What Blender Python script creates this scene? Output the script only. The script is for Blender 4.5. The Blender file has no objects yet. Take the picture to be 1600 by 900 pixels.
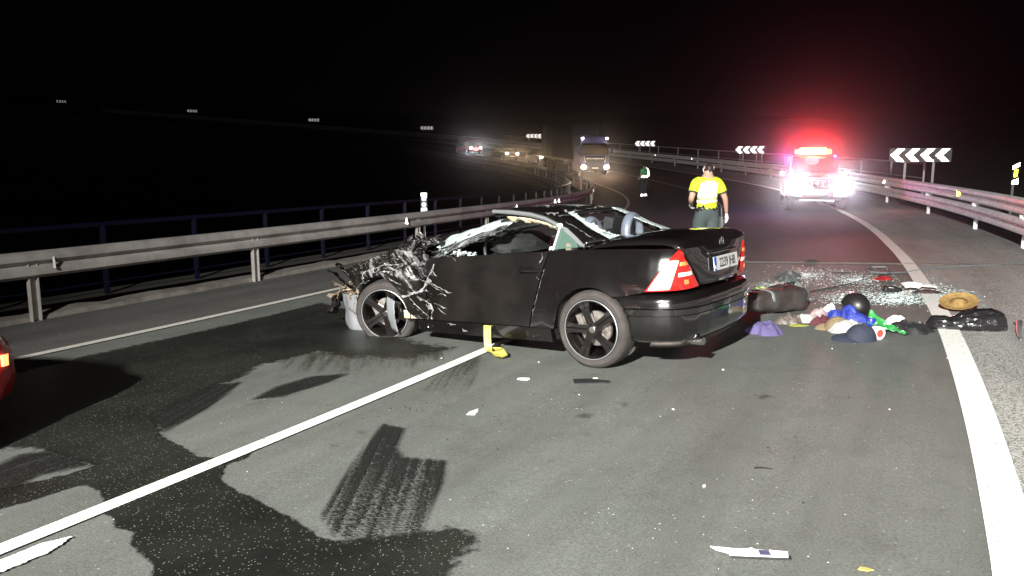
import bpy, bmesh, math, random
from mathutils import Vector, Matrix, Euler, noise
random.seed(7)
sc = bpy.context.scene
COL = sc.collection
R_ = math.radians

# ------------------------------------------------------------------ camera, world, main light
F_PX, HOR, CAM_H = 1245.0, 252.0, 1.68
PITCH = math.atan((450 - HOR) / F_PX)
cam = bpy.data.cameras.new('camera')
cam.sensor_width = 36.0
cam.lens = 36.0 * F_PX / 1600.0
cam.clip_start = 0.05
cam.clip_end = 3000.0
cam_o = bpy.data.objects.new('camera', cam)
cam_o.location = (0, 0, CAM_H)
cam_o.rotation_euler = (math.pi / 2 - PITCH, 0, 0)
COL.objects.link(cam_o)
sc.camera = cam_o
sc.view_settings.view_transform = 'Standard'
sc.view_settings.look = 'None'
sc.view_settings.exposure = 0.0
sc.view_settings.gamma = 1.0
sc.render.engine = 'CYCLES'
sc.cycles.use_denoising = True
sc.cycles.volume_bounces = 0
sc.cycles.max_bounces = 6
sc.cycles.volume_max_steps = 64
sc.cycles.sample_clamp_indirect = 4.0

world = bpy.data.worlds.new('World')
sc.world = world
world.use_nodes = True
wn = world.node_tree
bg = wn.nodes['Background']
sky = wn.nodes.new('ShaderNodeTexSky')
sky.sky_type = 'NISHITA'
sky.sun_disc = False
sky.sun_elevation = R_(24)
sky.sun_rotation = R_(170)
wmix = wn.nodes.new('ShaderNodeMix'); wmix.data_type = 'RGBA'; wmix.blend_type = 'MULTIPLY'
wmix.inputs[0].default_value = 1.0
wn.links.new(sky.outputs[0], wmix.inputs[6])
wmix.inputs[7].default_value = (1.0, 0.42, 0.75, 1)       # night sky tinted by the emergency lamps
wn.links.new(wmix.outputs[2], bg.inputs[0])
bg.inputs[1].default_value = 0.00012

def lamp(name, kind, loc, power, color=(1, 1, 1), target=None, size=0.1, angle=60, blend=1.0, parent=None):
    l = bpy.data.lights.new(name, kind)
    l.energy = power; l.color = color
    if kind == 'SPOT':
        l.spot_size = R_(angle); l.spot_blend = blend; l.shadow_soft_size = size
    elif kind == 'POINT':
        l.shadow_soft_size = size
    elif kind == 'SUN':
        l.angle = R_(size)
    o = bpy.data.objects.new(name, l)
    o.location = loc
    if target is not None:
        o.rotation_euler = (Vector(target) - Vector(loc)).to_track_quat('-Z', 'Y').to_euler()
    COL.objects.link(o)
    if parent is not None:
        o.parent = parent
    return o

# the recovery vehicle's work lamp on its mast behind the photographer lights the scene
lamp('work_lamp', 'SPOT', (-4.6, -9.0, 7.5), 62000, (1.0, 0.995, 0.95), (5.8, 14.5, 0.0), 0.18, 64, 1.0)
# low unseen fill lamps, added to brighten the far signs
for hx in (-3.3, -1.7):
    lamp('sign_fill_lamp', 'SPOT', (hx, -6.5, 1.0), 2800, (1.0, 0.97, 0.92), (hx * .6, 20.0, 1.9), 0.08, 110, 1.0)
# faint moonlight
lamp('moon', 'SUN', (0, 0, 50), 0.004, (0.8, 0.85, 1.0), (14, 30, 0), 0.5)

# ------------------------------------------------------------------ road geometry (a bend to the left that climbs)
CX, CY, RC, LW = -86.494, 50.784, 96.686, 3.78
PHI0 = R_(-30.419)
ZO = [(-80, .108), (12, .108), (31, .2), (57, .84), (78, 1.75), (102.6, 3.2), (126.8, 5.1), (152, 7.1), (177, 9.25), (202, 11.3), (260, 16)]
EE = [(-80, .02), (12, .02), (31, .045), (50, .08), (60, .085), (260, .085)]
def _lin(T, s):
    if s <= T[0][0]: return T[0][1]
    for (a, x), (b, y) in zip(T, T[1:]):
        if s <= b: return x + (y - x) * (s - a) / (b - a)
    return T[-1][1]
def _sm(T, s):
    return sum(_lin(T, s + d) * w for d, w in ((-9, 1), (-4.5, 2), (0, 3), (4.5, 2), (9, 1))) / 9.0
_cache = {}
def zroad(s, r):
    k = round(s, 2)
    if k not in _cache: _cache[k] = (_sm(ZO, s), _sm(EE, s))
    zo, e = _cache[k]
    return zo + e * (r - 103.5)
def RP(s, r, dz=0.0):
    p = PHI0 + s / RC
    return Vector((CX + r * math.cos(p), CY + r * math.sin(p), zroad(s, r) + dz))
def SR(x, y):
    return ((math.atan2(y - CY, x - CX) - PHI0 + math.pi) % (2 * math.pi) - math.pi) * RC, math.hypot(x - CX, y - CY)
def ZG(x, y):
    return zroad(*SR(x, y))
def ray(px, py):
    a, b = (px - 800) / F_PX, (450 - py) / F_PX
    c, s = math.cos(PITCH), math.sin(PITCH)
    return Vector((a, c + b * s, -s + b * c))
def G(px, py, dz=0.0):
    """the point of the road surface that a reading of the photograph gives (used as a survey of positions)"""
    d = ray(px, py); t = CAM_H / -d.z
    for _ in range(40):
        p = d * t
        t += (CAM_H + d.z * t - ZG(p.x, p.y)) / -d.z * 0.8
    p = d * t
    return Vector((p.x, p.y, ZG(p.x, p.y) + dz))
def heading(s):
    p = PHI0 + s / RC
    return math.atan2(math.cos(p), -math.sin(p))     # angle of the forward tangent from +x

# ------------------------------------------------------------------ tagging and mesh helpers
def tag(o, label=None, cat=None, group=None, kind=None):
    if label: o['label'] = label
    if cat: o['category'] = cat
    if group: o['group'] = group
    if kind: o['kind'] = kind
    return o
def empty(name, loc=(0, 0, 0), rot=(0, 0, 0), parent=None):
    o = bpy.data.objects.new(name, None)
    o.location = loc; o.rotation_euler = rot
    o.empty_display_size = 0.2
    COL.objects.link(o)
    if parent is not None: o.parent = parent
    return o
def thing(name, label, cat, loc=(0, 0, 0), rot=(0, 0, 0), group=None):
    return tag(empty(name, loc, rot), label, cat, group)

class MB:
    def __init__(s): s.v = []; s.f = []; s.mi = []; s.uv = None
    def add(s, vs, fs, m=0):
        b = len(s.v)
        s.v += [tuple(p) for p in vs]
        s.f += [tuple(i + b for i in f) for f in fs]
        s.mi += [m] * len(fs)
        return s
    def box(s, c, d, rot=None, m=0, taper=1.0):
        x, y, z = d[0] / 2, d[1] / 2, d[2] / 2
        vs = [Vector((sx * x * (taper if sz > 0 else 1), sy * y * (taper if sz > 0 else 1), sz * z)) for sz in (-1, 1) for sx, sy in ((-1, -1), (1, -1), (1, 1), (-1, 1))]
        M = Euler(rot).to_matrix() if rot is not None else Matrix.Identity(3)
        return s.add([M @ v + Vector(c) for v in vs], [(3, 2, 1, 0), (4, 5, 6, 7), (0, 1, 5, 4), (1, 2, 6, 5), (2, 3, 7, 6), (3, 0, 4, 7)], m)
    def tube(s, path, r, n=8, m=0, cap=True, flat=1.0):
        path = [Vector(p) for p in path]
        rs = r if isinstance(r, (list, tuple)) else [r] * len(path)
        vs, fs = [], []
        up = None
        for i, p in enumerate(path):
            t = (path[min(i + 1, len(path) - 1)] - path[max(i - 1, 0)]).normalized()
            if up is None:
                up = Vector((0, 0, 1)) if abs(t.z) < .9 else Vector((1, 0, 0))
            a = t.cross(up).normalized(); b = a.cross(t).normalized(); up = b
            for k in range(n):
                th = 2 * math.pi * k / n
                vs.append(p + a * math.cos(th) * rs[i] + b * math.sin(th) * rs[i] * flat)
        for i in range(len(path) - 1):
            for k in range(n):
                k2 = (k + 1) % n
                fs.append((i * n + k, i * n + k2, (i + 1) * n + k2, (i + 1) * n + k))
        if cap:
            fs.append(tuple(range(n - 1, -1, -1))); L = (len(path) - 1) * n
            fs.append(tuple(L + k for k in range(n)))
        return s.add(vs, fs, m)
    def grid(s, fn, nu, nv, m=0, closed_u=False, flip=False):
        vs = [fn(i / nu, j / nv) for j in range(nv + 1) for i in range(nu + (0 if closed_u else 1))]
        W = nu if closed_u else nu + 1
        fs = []
        for j in range(nv):
            for i in range(nu):
                i2 = (i + 1) % W if closed_u else i + 1
                q = (j * W + i, j * W + i2, (j + 1) * W + i2, (j + 1) * W + i)
                fs.append(q[::-1] if flip else q)
        return s.add(vs, fs, m)
    def lathe(s, prof, n=32, axis='z', m=0, c=(0, 0, 0)):
        c = Vector(c)
        def P(r, h, th):
            a, b = r * math.cos(th), r * math.sin(th)
            return c + (Vector((a, b, h)) if axis == 'z' else Vector((a, h, b)) if axis == 'y' else Vector((h, a, b)))
        vs = [P(r, h, 2 * math.pi * k / n) for r, h in prof for k in range(n)]
        fs = [(j * n + k, j * n + (k + 1) % n, (j + 1) * n + (k + 1) % n, (j + 1) * n + k) for j in range(len(prof) - 1) for k in range(n)]
        if axis == 'y': fs = [f[::-1] for f in fs]
        return s.add(vs, fs, m)
    def prism(s, pts, z0, z1, m=0):
        n = len(pts)
        vs = [(x, y, z0) for x, y in pts] + [(x, y, z1) for x, y in pts]
        fs = [tuple(range(n - 1, -1, -1)), tuple(range(n, 2 * n))] + [(i, (i + 1) % n, n + (i + 1) % n, n + i) for i in range(n)]
        return s.add(vs, fs, m)
    def build(s, name, mats, parent=None, sharp=40, smooth=True, solid=0.0, weld=False, bevel=0.0, fix=True, loc=None, rot=None):
        me = bpy.data.meshes.new(name)
        me.from_pydata([tuple(p) for p in s.v], [], s.f)
        if not isinstance(mats, (list, tuple)): mats = [mats]
        for m in mats: me.materials.append(m)
        me.polygons.foreach_set('material_index', s.mi)
        bm = bmesh.new(); bm.from_mesh(me)
        if weld: bmesh.ops.remove_doubles(bm, verts=bm.verts, dist=1e-4)
        if fix: bmesh.ops.recalc_face_normals(bm, faces=bm.faces)
        if bevel > 0:
            bmesh.ops.bevel(bm, geom=[e for e in bm.edges if len(e.link_faces) == 2 and e.calc_face_angle(0) > .6], offset=bevel, segments=2, affect='EDGES', profile=.6)
        bm.to_mesh(me); bm.free()
        if smooth:
            me.polygons.foreach_set('use_smooth', [True] * len(me.polygons))
            me.set_sharp_from_angle(angle=R_(sharp))
        me.update()
        o = bpy.data.objects.new(name, me)
        COL.objects.link(o)
        if loc is not None: o.location = loc
        if rot is not None: o.rotation_euler = rot
        if parent is not None: o.parent = parent
        if solid:
            md = o.modifiers.new('thickness', 'SOLIDIFY'); md.thickness = solid; md.offset = -1
        return o
def copy_obj(o, parent=None, loc=None, rot=None):
    c = o.copy(); COL.objects.link(c)
    c.parent = parent
    if loc is not None: c.location = loc
    if rot is not None: c.rotation_euler = rot
    return c
def copy_tree(o, parent=None):
    c = o.copy(); COL.objects.link(c); c.parent = parent
    for ch in list(o.children): copy_tree(ch, c)
    return c
def nz(p, sc_=1.0, seed=0.0):
    return noise.noise(Vector((p[0] * sc_ + seed * 13.7, p[1] * sc_ - seed * 7.1, p[2] * sc_ + seed * 3.3)))
def ridge(p, sc_=1.0, seed=0.0):
    return 1 - abs(nz(p, sc_, seed)) * 2

# ------------------------------------------------------------------ materials
def mat(name, col, rough=.5, metal=0.0, spec=.5, var=None, var_scale=8.0, var_at=(.4, .65), bump=0.0, bump_scale=40.0, coat=0.0, emit=None, estr=0.0, alpha=1.0, trans=0.0, rough2=None):
    m = bpy.data.materials.new(name); m.use_nodes = True
    nt = m.node_tree; b = nt.nodes['Principled BSDF']
    b.inputs['Base Color'].default_value = (*col, 1)
    b.inputs['Roughness'].default_value = rough
    b.inputs['Metallic'].default_value = metal
    b.inputs['Specular IOR Level'].default_value = spec
    b.inputs['Coat Weight'].default_value = coat
    b.inputs['Transmission Weight'].default_value = trans
    b.inputs['Alpha'].default_value = alpha
    if emit is not None:
        b.inputs['Emission Color'].default_value = (*emit, 1); b.inputs['Emission Strength'].default_value = estr
    if var is not None or bump:
        tc = nt.nodes.new('ShaderNodeTexCoord')
    if var is not None:
        n = nt.nodes.new('ShaderNodeTexNoise'); n.inputs['Scale'].default_value = var_scale; n.inputs['Detail'].default_value = 6; n.inputs['Roughness'].default_value = .65
        nt.links.new(tc.outputs['Object'], n.inputs['Vector'])
        r = nt.nodes.new('ShaderNodeValToRGB')
        r.color_ramp.elements[0].position, r.color_ramp.elements[1].position = var_at
        r.color_ramp.elements[0].color = (*col, 1); r.color_ramp.elements[1].color = (*var, 1)
        nt.links.new(n.outputs['Fac'], r.inputs['Fac']); nt.links.new(r.outputs['Color'], b.inputs['Base Color'])
        if rough2 is not None:
            mr = nt.nodes.new('ShaderNodeMapRange'); mr.inputs[1].default_value, mr.inputs[2].default_value = var_at
            mr.inputs[3].default_value, mr.inputs[4].default_value = rough, rough2
            nt.links.new(n.outputs['Fac'], mr.inputs[0]); nt.links.new(mr.outputs[0], b.inputs['Roughness'])
    if bump:
        n2 = nt.nodes.new('ShaderNodeTexNoise'); n2.inputs['Scale'].default_value = bump_scale; n2.inputs['Detail'].default_value = 5
        nt.links.new(tc.outputs['Object'], n2.inputs['Vector'])
        bp = nt.nodes.new('ShaderNodeBump'); bp.inputs['Strength'].default_value = bump; bp.inputs['Distance'].default_value = .02
        nt.links.new(n2.outputs['Fac'], bp.inputs['Height']); nt.links.new(bp.outputs[0], b.inputs['Normal'])
    return m

def retro(name, col, gain=1.0, rough=.32):
    """retroreflective sheeting: a lobe that sends light back where it came from, over a diffuse base"""
    m = bpy.data.materials.new(name); m.use_nodes = True
    nt = m.node_tree; nt.nodes.clear()
    out = nt.nodes.new('ShaderNodeOutputMaterial')
    geo = nt.nodes.new('ShaderNodeNewGeometry')
    gl = nt.nodes.new('ShaderNodeBsdfAnisotropic'); gl.inputs['Roughness'].default_value = rough
    gl.inputs['Color'].default_value = (*col, 1)
    nt.links.new(geo.outputs['Incoming'], gl.inputs['Normal'])
    g2 = nt.nodes.new('ShaderNodeBsdfAnisotropic'); g2.inputs['Roughness'].default_value = rough * .5
    g2.inputs['Color'].default_value = (*col, 1); nt.links.new(geo.outputs['Incoming'], g2.inputs['Normal'])
    ms = nt.nodes.new('ShaderNodeMixShader'); ms.inputs[0].default_value = .5; nt.links.new(gl.outputs[0], ms.inputs[1]); nt.links.new(g2.outputs[0], ms.inputs[2]); gl = ms
    df = nt.nodes.new('ShaderNodeBsdfDiffuse'); df.inputs['Color'].default_value = (*[c * .6 for c in col], 1)
    mx = nt.nodes.new('ShaderNodeMixShader'); mx.inputs[0].default_value = .6 * gain
    nt.links.new(df.outputs[0], mx.inputs[1]); nt.links.new(gl.outputs[0], mx.inputs[2]); nt.links.new(mx.outputs[0], out.inputs[0])
    return m

def asphalt(name, dark, light, grain=(.19, .19, .185), rough=.85, patch=None, scale=190.0, grain_amt=.991, bump=.5, stones=.6, fr=(.3, .72)):
    m = bpy.data.materials.new(name); m.use_nodes = True
    nt = m.node_tree; b = nt.nodes['Principled BSDF']; L = nt.links
    geo = nt.nodes.new('ShaderNodeNewGeometry')
    pos = geo.outputs['Position']
    big = nt.nodes.new('ShaderNodeTexNoise'); big.inputs['Scale'].default_value = .55; big.inputs['Detail'].default_value = 7; big.inputs['Roughness'].default_value = .6
    L.new(pos, big.inputs['Vector'])
    fine = nt.nodes.new('ShaderNodeTexNoise'); fine.inputs['Scale'].default_value = scale * .45; fine.inputs['Detail'].default_value = 3; fine.inputs['Roughness'].default_value = .8
    L.new(pos, fine.inputs['Vector'])
    r1 = nt.nodes.new('ShaderNodeValToRGB'); r1.color_ramp.elements[0].position = .33; r1.color_ramp.elements[1].position = .68
    r1.color_ramp.elements[0].color = (*dark, 1); r1.color_ramp.elements[1].color = (*light, 1)
    L.new(big.outputs['Fac'], r1.inputs['Fac'])
    r2 = nt.nodes.new('ShaderNodeValToRGB'); r2.color_ramp.elements[0].position, r2.color_ramp.elements[1].position = fr
    r2.color_ramp.elements[0].color = (stones, stones, stones, 1); r2.color_ramp.elements[1].color = (1.35, 1.35, 1.35, 1)
    L.new(fine.outputs['Fac'], r2.inputs['Fac'])
    mul = nt.nodes.new('ShaderNodeMix'); mul.data_type = 'RGBA'; mul.blend_type = 'MULTIPLY'; mul.inputs[0].default_value = 1
    L.new(r1.outputs[0], mul.inputs[6]); L.new(r2.outputs[0], mul.inputs[7])
    vo = nt.nodes.new('ShaderNodeTexVoronoi'); vo.inputs['Scale'].default_value = scale * .35
    L.new(pos, vo.inputs['Vector'])
    sp = nt.nodes.new('ShaderNodeSeparateColor'); L.new(vo.outputs['Color'], sp.inputs[0])
    gt = nt.nodes.new('ShaderNodeMath'); gt.operation = 'GREATER_THAN'; gt.inputs[1].default_value = grain_amt
    L.new(sp.outputs[0], gt.inputs[0])
    near = nt.nodes.new('ShaderNodeMath'); near.operation = 'LESS_THAN'; near.inputs[1].default_value = .42
    L.new(vo.outputs['Distance'], near.inputs[0])
    an = nt.nodes.new('ShaderNodeMath'); an.operation = 'MULTIPLY'; L.new(gt.outputs[0], an.inputs[0]); L.new(near.outputs[0], an.inputs[1])
    mg = nt.nodes.new('ShaderNodeMix'); mg.data_type = 'RGBA'; L.new(an.outputs[0], mg.inputs[0]); L.new(mul.outputs[2], mg.inputs[6]); mg.inputs[7].default_value = (*grain, 1)
    # long streaks of wear and small dark spots
    st = nt.nodes.new('ShaderNodeTexNoise'); st.inputs['Scale'].default_value = 2.6; st.inputs['Detail'].default_value = 9; st.inputs['Roughness'].default_value = .75
    L.new(pos, st.inputs['Vector'])
    r3 = nt.nodes.new('ShaderNodeValToRGB'); r3.color_ramp.elements[0].position = .3; r3.color_ramp.elements[1].position = .5
    r3.color_ramp.elements[0].color = (.80, .80, .80, 1); r3.color_ramp.elements[1].color = (1, 1, 1, 1)
    L.new(st.outputs['Fac'], r3.inputs['Fac'])
    m3 = nt.nodes.new('ShaderNodeMix'); m3.data_type = 'RGBA'; m3.blend_type = 'MULTIPLY'; m3.inputs[0].default_value = 1
    L.new(mg.outputs[2], m3.inputs[6]); L.new(r3.outputs[0], m3.inputs[7])
    # wheel tracks and long wear bands that follow the lane
    sx = nt.nodes.new('ShaderNodeSeparateXYZ'); L.new(pos, sx.inputs[0])
    def mth(op, a, bb=None):
        n_ = nt.nodes.new('ShaderNodeMath'); n_.operation = op
        for i_, v_ in enumerate((a, bb)):
            if v_ is None: continue
            if isinstance(v_, (int, float)): n_.inputs[i_].default_value = v_
            else: L.new(v_, n_.inputs[i_])
        return n_.outputs[0]
    dx, dy = mth('SUBTRACT', sx.outputs[0], -86.494), mth('SUBTRACT', sx.outputs[1], 50.784)
    rr = mth('SQRT', mth('ADD', mth('MULTIPLY', dx, dx), mth('MULTIPLY', dy, dy)))
    th = mth('MULTIPLY', mth('ARCTAN2', dy, dx), 22.0)
    cv = nt.nodes.new('ShaderNodeCombineXYZ'); L.new(mth('MULTIPLY', rr, 2.2), cv.inputs[0]); L.new(th, cv.inputs[1])
    tn = nt.nodes.new('ShaderNodeTexNoise'); tn.inputs['Scale'].default_value = 1.0; tn.inputs['Detail'].default_value = 6; tn.inputs['Roughness'].default_value = .6
    L.new(cv.outputs[0], tn.inputs['Vector'])
    r4 = nt.nodes.new('ShaderNodeValToRGB'); r4.color_ramp.elements[0].position = .34; r4.color_ramp.elements[1].position = .66
    r4.color_ramp.elements[0].color = (.80, .80, .79, 1); r4.color_ramp.elements[1].color = (1.14, 1.14, 1.14, 1)
    L.new(tn.outputs['Fac'], r4.inputs['Fac'])
    m4 = nt.nodes.new('ShaderNodeMix'); m4.data_type = 'RGBA'; m4.blend_type = 'MULTIPLY'; m4.inputs[0].default_value = 1
    L.new(m3.outputs[2], m4.inputs[6]); L.new(r4.outputs[0], m4.inputs[7])
    L.new(m4.outputs[2], b.inputs['Base Color'])
    b.inputs['Roughness'].default_value = rough
    b.inputs['Specular IOR Level'].default_value = .35
    bp = nt.nodes.new('ShaderNodeBump'); bp.inputs['Strength'].default_value = bump; bp.inputs['Distance'].default_value = .004
    L.new(fine.outputs['Fac'], bp.inputs['Height']); L.new(bp.outputs[0], b.inputs['Normal'])
    return m

M = {}
M['asphalt'] = asphalt('asphalt', (.094, .100, .090), (.112, .117, .106))
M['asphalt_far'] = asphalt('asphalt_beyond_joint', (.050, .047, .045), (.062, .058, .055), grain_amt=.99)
M['shoulder'] = asphalt('asphalt_shoulder', (.25, .252, .235), (.30, .30, .28), scale=150, stones=.10, grain_amt=.97, grain=(.3, .3, .29), fr=(.40, .53))
M['shoulder_left'] = asphalt('asphalt_shoulder_old', (.075, .07, .065), (.10, .095, .088), scale=120, stones=.6)
M['spill_and_shadow'] = asphalt('wet_oil_and_shadow', (.005, .0055, .005), (.026, .027, .022), grain=(.16, .16, .14), rough=.34, grain_amt=.93, scale=330, bump=.8)
def wet_or_shadow_alpha(m, k=.5, lo=.42, hi=.58):
    nt = m.node_tree; b = nt.nodes['Principled BSDF']; L = nt.links
    at = nt.nodes.new('ShaderNodeAttribute'); at.attribute_name = 'wet'
    g = nt.nodes.new('ShaderNodeNewGeometry')
    n = nt.nodes.new('ShaderNodeTexNoise'); n.inputs['Scale'].default_value = 16; n.inputs['Detail'].default_value = 8; n.inputs['Roughness'].default_value = .7
    L.new(g.outputs['Position'], n.inputs['Vector'])
    a = nt.nodes.new('ShaderNodeMath'); a.operation = 'MULTIPLY_ADD'; a.inputs[1].default_value = k
    L.new(n.outputs['Fac'], a.inputs[0]); L.new(at.outputs['Fac'], a.inputs[2])
    r = nt.nodes.new('ShaderNodeMapRange'); r.inputs[1].default_value = lo + k / 2; r.inputs[2].default_value = hi + k / 2; r.interpolation_type = 'SMOOTHSTEP'
    L.new(a.outputs[0], r.inputs[0]); L.new(r.outputs[0], b.inputs['Alpha'])
wet_or_shadow_alpha(M['spill_and_shadow'], .7, .38, .62)
def paint_mat(name, col):
    m = mat(name, col, .6, bump=.25, bump_scale=120)
    nt = m.node_tree; b = nt.nodes['Principled BSDF']
    g = nt.nodes.new('ShaderNodeNewGeometry')
    n = nt.nodes.new('ShaderNodeTexNoise'); n.inputs['Scale'].default_value = 34; n.inputs['Detail'].default_value = 8; n.inputs['Roughness'].default_value = .75
    nt.links.new(g.outputs['Position'], n.inputs['Vector'])
    r = nt.nodes.new('ShaderNodeValToRGB'); r.color_ramp.elements[0].position = .35; r.color_ramp.elements[1].position = .45
    r.color_ramp.elements[0].color = (.12, .12, .11, 1); r.color_ramp.elements[1].color = (*col, 1)
    nt.links.new(n.outputs['Fac'], r.inputs['Fac']); nt.links.new(r.outputs[0], b.inputs['Base Color'])
    return m
M['line'] = paint_mat('road_paint', (.72, .72, .68))
M['line_old'] = paint_mat('worn_road_paint', (.55, .53, .48))
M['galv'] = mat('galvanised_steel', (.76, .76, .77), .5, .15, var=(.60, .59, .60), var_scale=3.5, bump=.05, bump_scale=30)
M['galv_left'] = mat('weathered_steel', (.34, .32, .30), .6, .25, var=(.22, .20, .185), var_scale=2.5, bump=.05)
M['blue_rail'] = mat('blue_railing_paint', (.002, .0025, .015), .4, var=(.004, .004, .012), var_scale=5)
M['pale_rail'] = mat('pale_railing_paint', (.5, .5, .52), .45)
M['concrete'] = mat('concrete', (.17, .155, .135), .9, var=(.10, .09, .075), var_scale=4, bump=.4, bump_scale=30)
M['soil'] = mat('dark_soil', (.028, .024, .018), .95, var=(.016, .02, .011), var_scale=.6, bump=.6, bump_scale=2)
M['retro'] = retro('white_reflective_sheeting', (.95, .94, .92))
M['retro_y'] = retro('yellow_reflective_sheeting', (.95, .85, .03))
M['retro_o'] = retro('amber_reflector', (.9, .62, .06))
M['sign_black'] = mat('sign_black', (.007, .006, .006), .5)
M['post'] = mat('sign_post_steel', (.22, .2, .2), .5, .3)
M['black_plastic'] = mat('black_plastic', (.014, .014, .014), .5, bump=.15, bump_scale=90)
M['rubber'] = mat('dusty_tyre_rubber', (.020, .0165, .015), .8, var=(.045, .037, .033), var_scale=7, var_at=(.35, .7), bump=.2, bump_scale=60)
M['white_metal'] = mat('white_plastic', (.75, .74, .72), .4)
# ------------------------------------------------------------------ the setting
def ribbon(name, s0, s1, r0, r1, dz, m, ds=1.0, nr=1, kind='structure', fs=None, dr=(None, None)):
    """a sheet of the road between two radii; fs(r) lets its start follow a slanted joint"""
    mb = MB()
    n = max(1, int((s1 - s0) / ds))
    def fn(u, v):
        r = r0 + (r1 - r0) * v
        a = s0 if fs is None or fs[0] is None else fs[0](r)
        b = s1 if fs is None or fs[1] is None else fs[1](r)
        s_ = a + (b - a) * u
        q0, q1 = (dr[0](s_) if dr[0] else 0), (dr[1](s_) if dr[1] else 0)
        return RP(s_, r + q0 + (q1 - q0) * v, dz)
    mb.grid(fn, n, nr, flip=True)
    o = mb.build(name, m, smooth=True, fix=False)
    return tag(o, kind=kind)

# terrain: one sheet out to the horizon
def zter(s, r):
    sc_ = max(-75, min(230, s))
    if s > 245: sc_ = 230 * max(0, (304 - s) / 59)
    if s < -75 : sc_ = -75
    if r < RC - 7.6: d = zroad(sc_, RC - 7.6) - .5 - 6.5 * min(1, (RC - 7.6 - r) / 9) + 1.0 * noise.noise(Vector((s * .05, r * .05, 0)))
    elif r < RC + 9: d = zroad(sc_, min(r, RC + 9)) - .5
    else: d = zroad(sc_, RC + 9) - .5 + min(9, .10 * (r - RC - 9)) * (.8 + .5 * noise.noise(Vector((s * .03, r * .03, 4))))
    return d
mb = MB()
rad = [0.5, 15, 30, 45, 60, 70, 76, 80, 84, 87, 89, 89.1, 92, 96, 100, 104, 105.6, 106, 108, 112, 118, 126, 140, 160, 190, 240, 320, 450, 700, 1200]
def fter(u, v):
    r = rad[round(v * (len(rad) - 1))]
    s = (u - .5) * 2 * math.pi * RC
    p = PHI0 + s / RC
    return Vector((CX + r * math.cos(p), CY + r * math.sin(p), zter(s, r)))
mb.grid(fter, 180, len(rad) - 1, closed_u=True, flip=True)
tag(mb.build('terrain', M['soil'], fix=False), kind='structure')

# expansion joint: a straight line across the deck
JA, JB = G(1200, 410), G(1590, 415)
def sj(r):
    # s at which the joint line meets radius r (line through JA, JB)
    d = (JB - JA); d.z = 0
    t = (r - SR(JA.x, JA.y)[1]) / (SR(JB.x, JB.y)[1] - SR(JA.x, JA.y)[1])
    p = JA + d * t
    return SR(p.x, p.y)[0]
# deck slab with a real edge
slab = MB()
S = [-30 + 2.5 * i for i in range(101)]
prof = [(RC - 7.3, -.02), (RC - 7.3, -.45), (RC + 8.7, -.45), (RC + 8.7, -.02)]
slab.grid(lambda u, v: RP(S[round(u * 100)], prof[round(v * 3)][0], prof[round(v * 3)][1]), 100, 3)
tag(slab.build('bridge_deck', M['concrete'], sharp=30), kind='structure')
EDGE = [(-30, .30), (3.4, .14), (4.9, .11), (8.3, .03), (11.7, -.07), (17, -.16), (26, -.16), (40, -.05), (60, 0), (300, 0)]
de = lambda s: _lin(EDGE, s)
RL, RR = RC - LW, RC + LW                                          # edge lines
ribbon('road', -30, 0, RL - .1, RR + .05, 0.0, M['asphalt'], nr=4, fs=(None, lambda r: sj(r) - .06), ds=.5, dr=(None, de))
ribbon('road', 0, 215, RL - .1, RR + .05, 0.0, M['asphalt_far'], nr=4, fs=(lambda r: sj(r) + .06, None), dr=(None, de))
ribbon('road_shoulder', -30, 0, RR + .05, RC + 6.4, 0.0, M['shoulder'], nr=2, fs=(None, lambda r: sj(r) - .06), ds=.5, dr=(de, None))
ribbon('road_shoulder', 0, 215, RR + .05, RC + 6.4, 0.0, M['shoulder'], nr=2, fs=(lambda r: sj(r) + .06, None), dr=(de, None))
ribbon('road_shoulder', -30, 215, RC - 5.6, RL - .1, 0.0, M['shoulder_left'], nr=2)
ribbon('verge', -30, 215, RC + 6.4, RC + 8.7, -.05, M['concrete'], nr=1)
# joint: metal strip with raised lips, standing 12 mm proud
jb = MB()
def jf(u, v):
    r = RC - 5.6 + 12.0 * u
    w, h = [(-.06, -.03), (-.06, .012), (-.03, .012), (-.028, -.015), (.028, -.015), (.03, .012), (.06, .012), (.06, -.03)][round(v * 7)]
    return RP(sj(r) + w, r, h)
jb.grid(jf, 24, 7, flip=True)
tag(jb.build('road_joint', mat('joint_steel', (.10, .088, .08), .75, .2, var=(.05, .045, .04), var_scale=9), sharp=30), kind='structure')
# kerb strip along the left edge of the deck, uneven
kb = MB()
kp = [(-.16, -.02), (-.13, .055), (.10, .075), (.18, .0)]
kb.grid(lambda u, v: RP(-20 + 110 * u, RC - 5.72 - kp[round(v * 3)][0] + .035 * noise.noise(Vector((u * 160, 2, v * 3))), kp[round(v * 3)][1] * (1 + .5 * noise.noise(Vector((u * 210, 7, 0))))), 300, 3)
tag(kb.build('kerb', M['concrete']), kind='structure')
ribbon('parapet_base', -30, 120, RC - 7.3, RC - 5.85, -.01, M['soil'])

# painted lines
ribbon('road_marking', -25, 215, RR - .09, RR + .10, .012, M['line'], ds=.5, dr=(de, de))
ribbon('road_marking', -25, 215, RL - .06, RL + .06, .012, M['line_old'], ds=.5)
s_end = SR(*G(757, 543)[:2])[0]
ribbon('road_marking', -25, s_end + 2.2, RC - .055, RC + .055, .012, M['line'], ds=.25)
for s0, s1 in ((20, 26), (31, 215)):
    ribbon('road_marking', s0, s1, RC - .05, RC + .05, .012, M['line_old'], ds=1)
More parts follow.
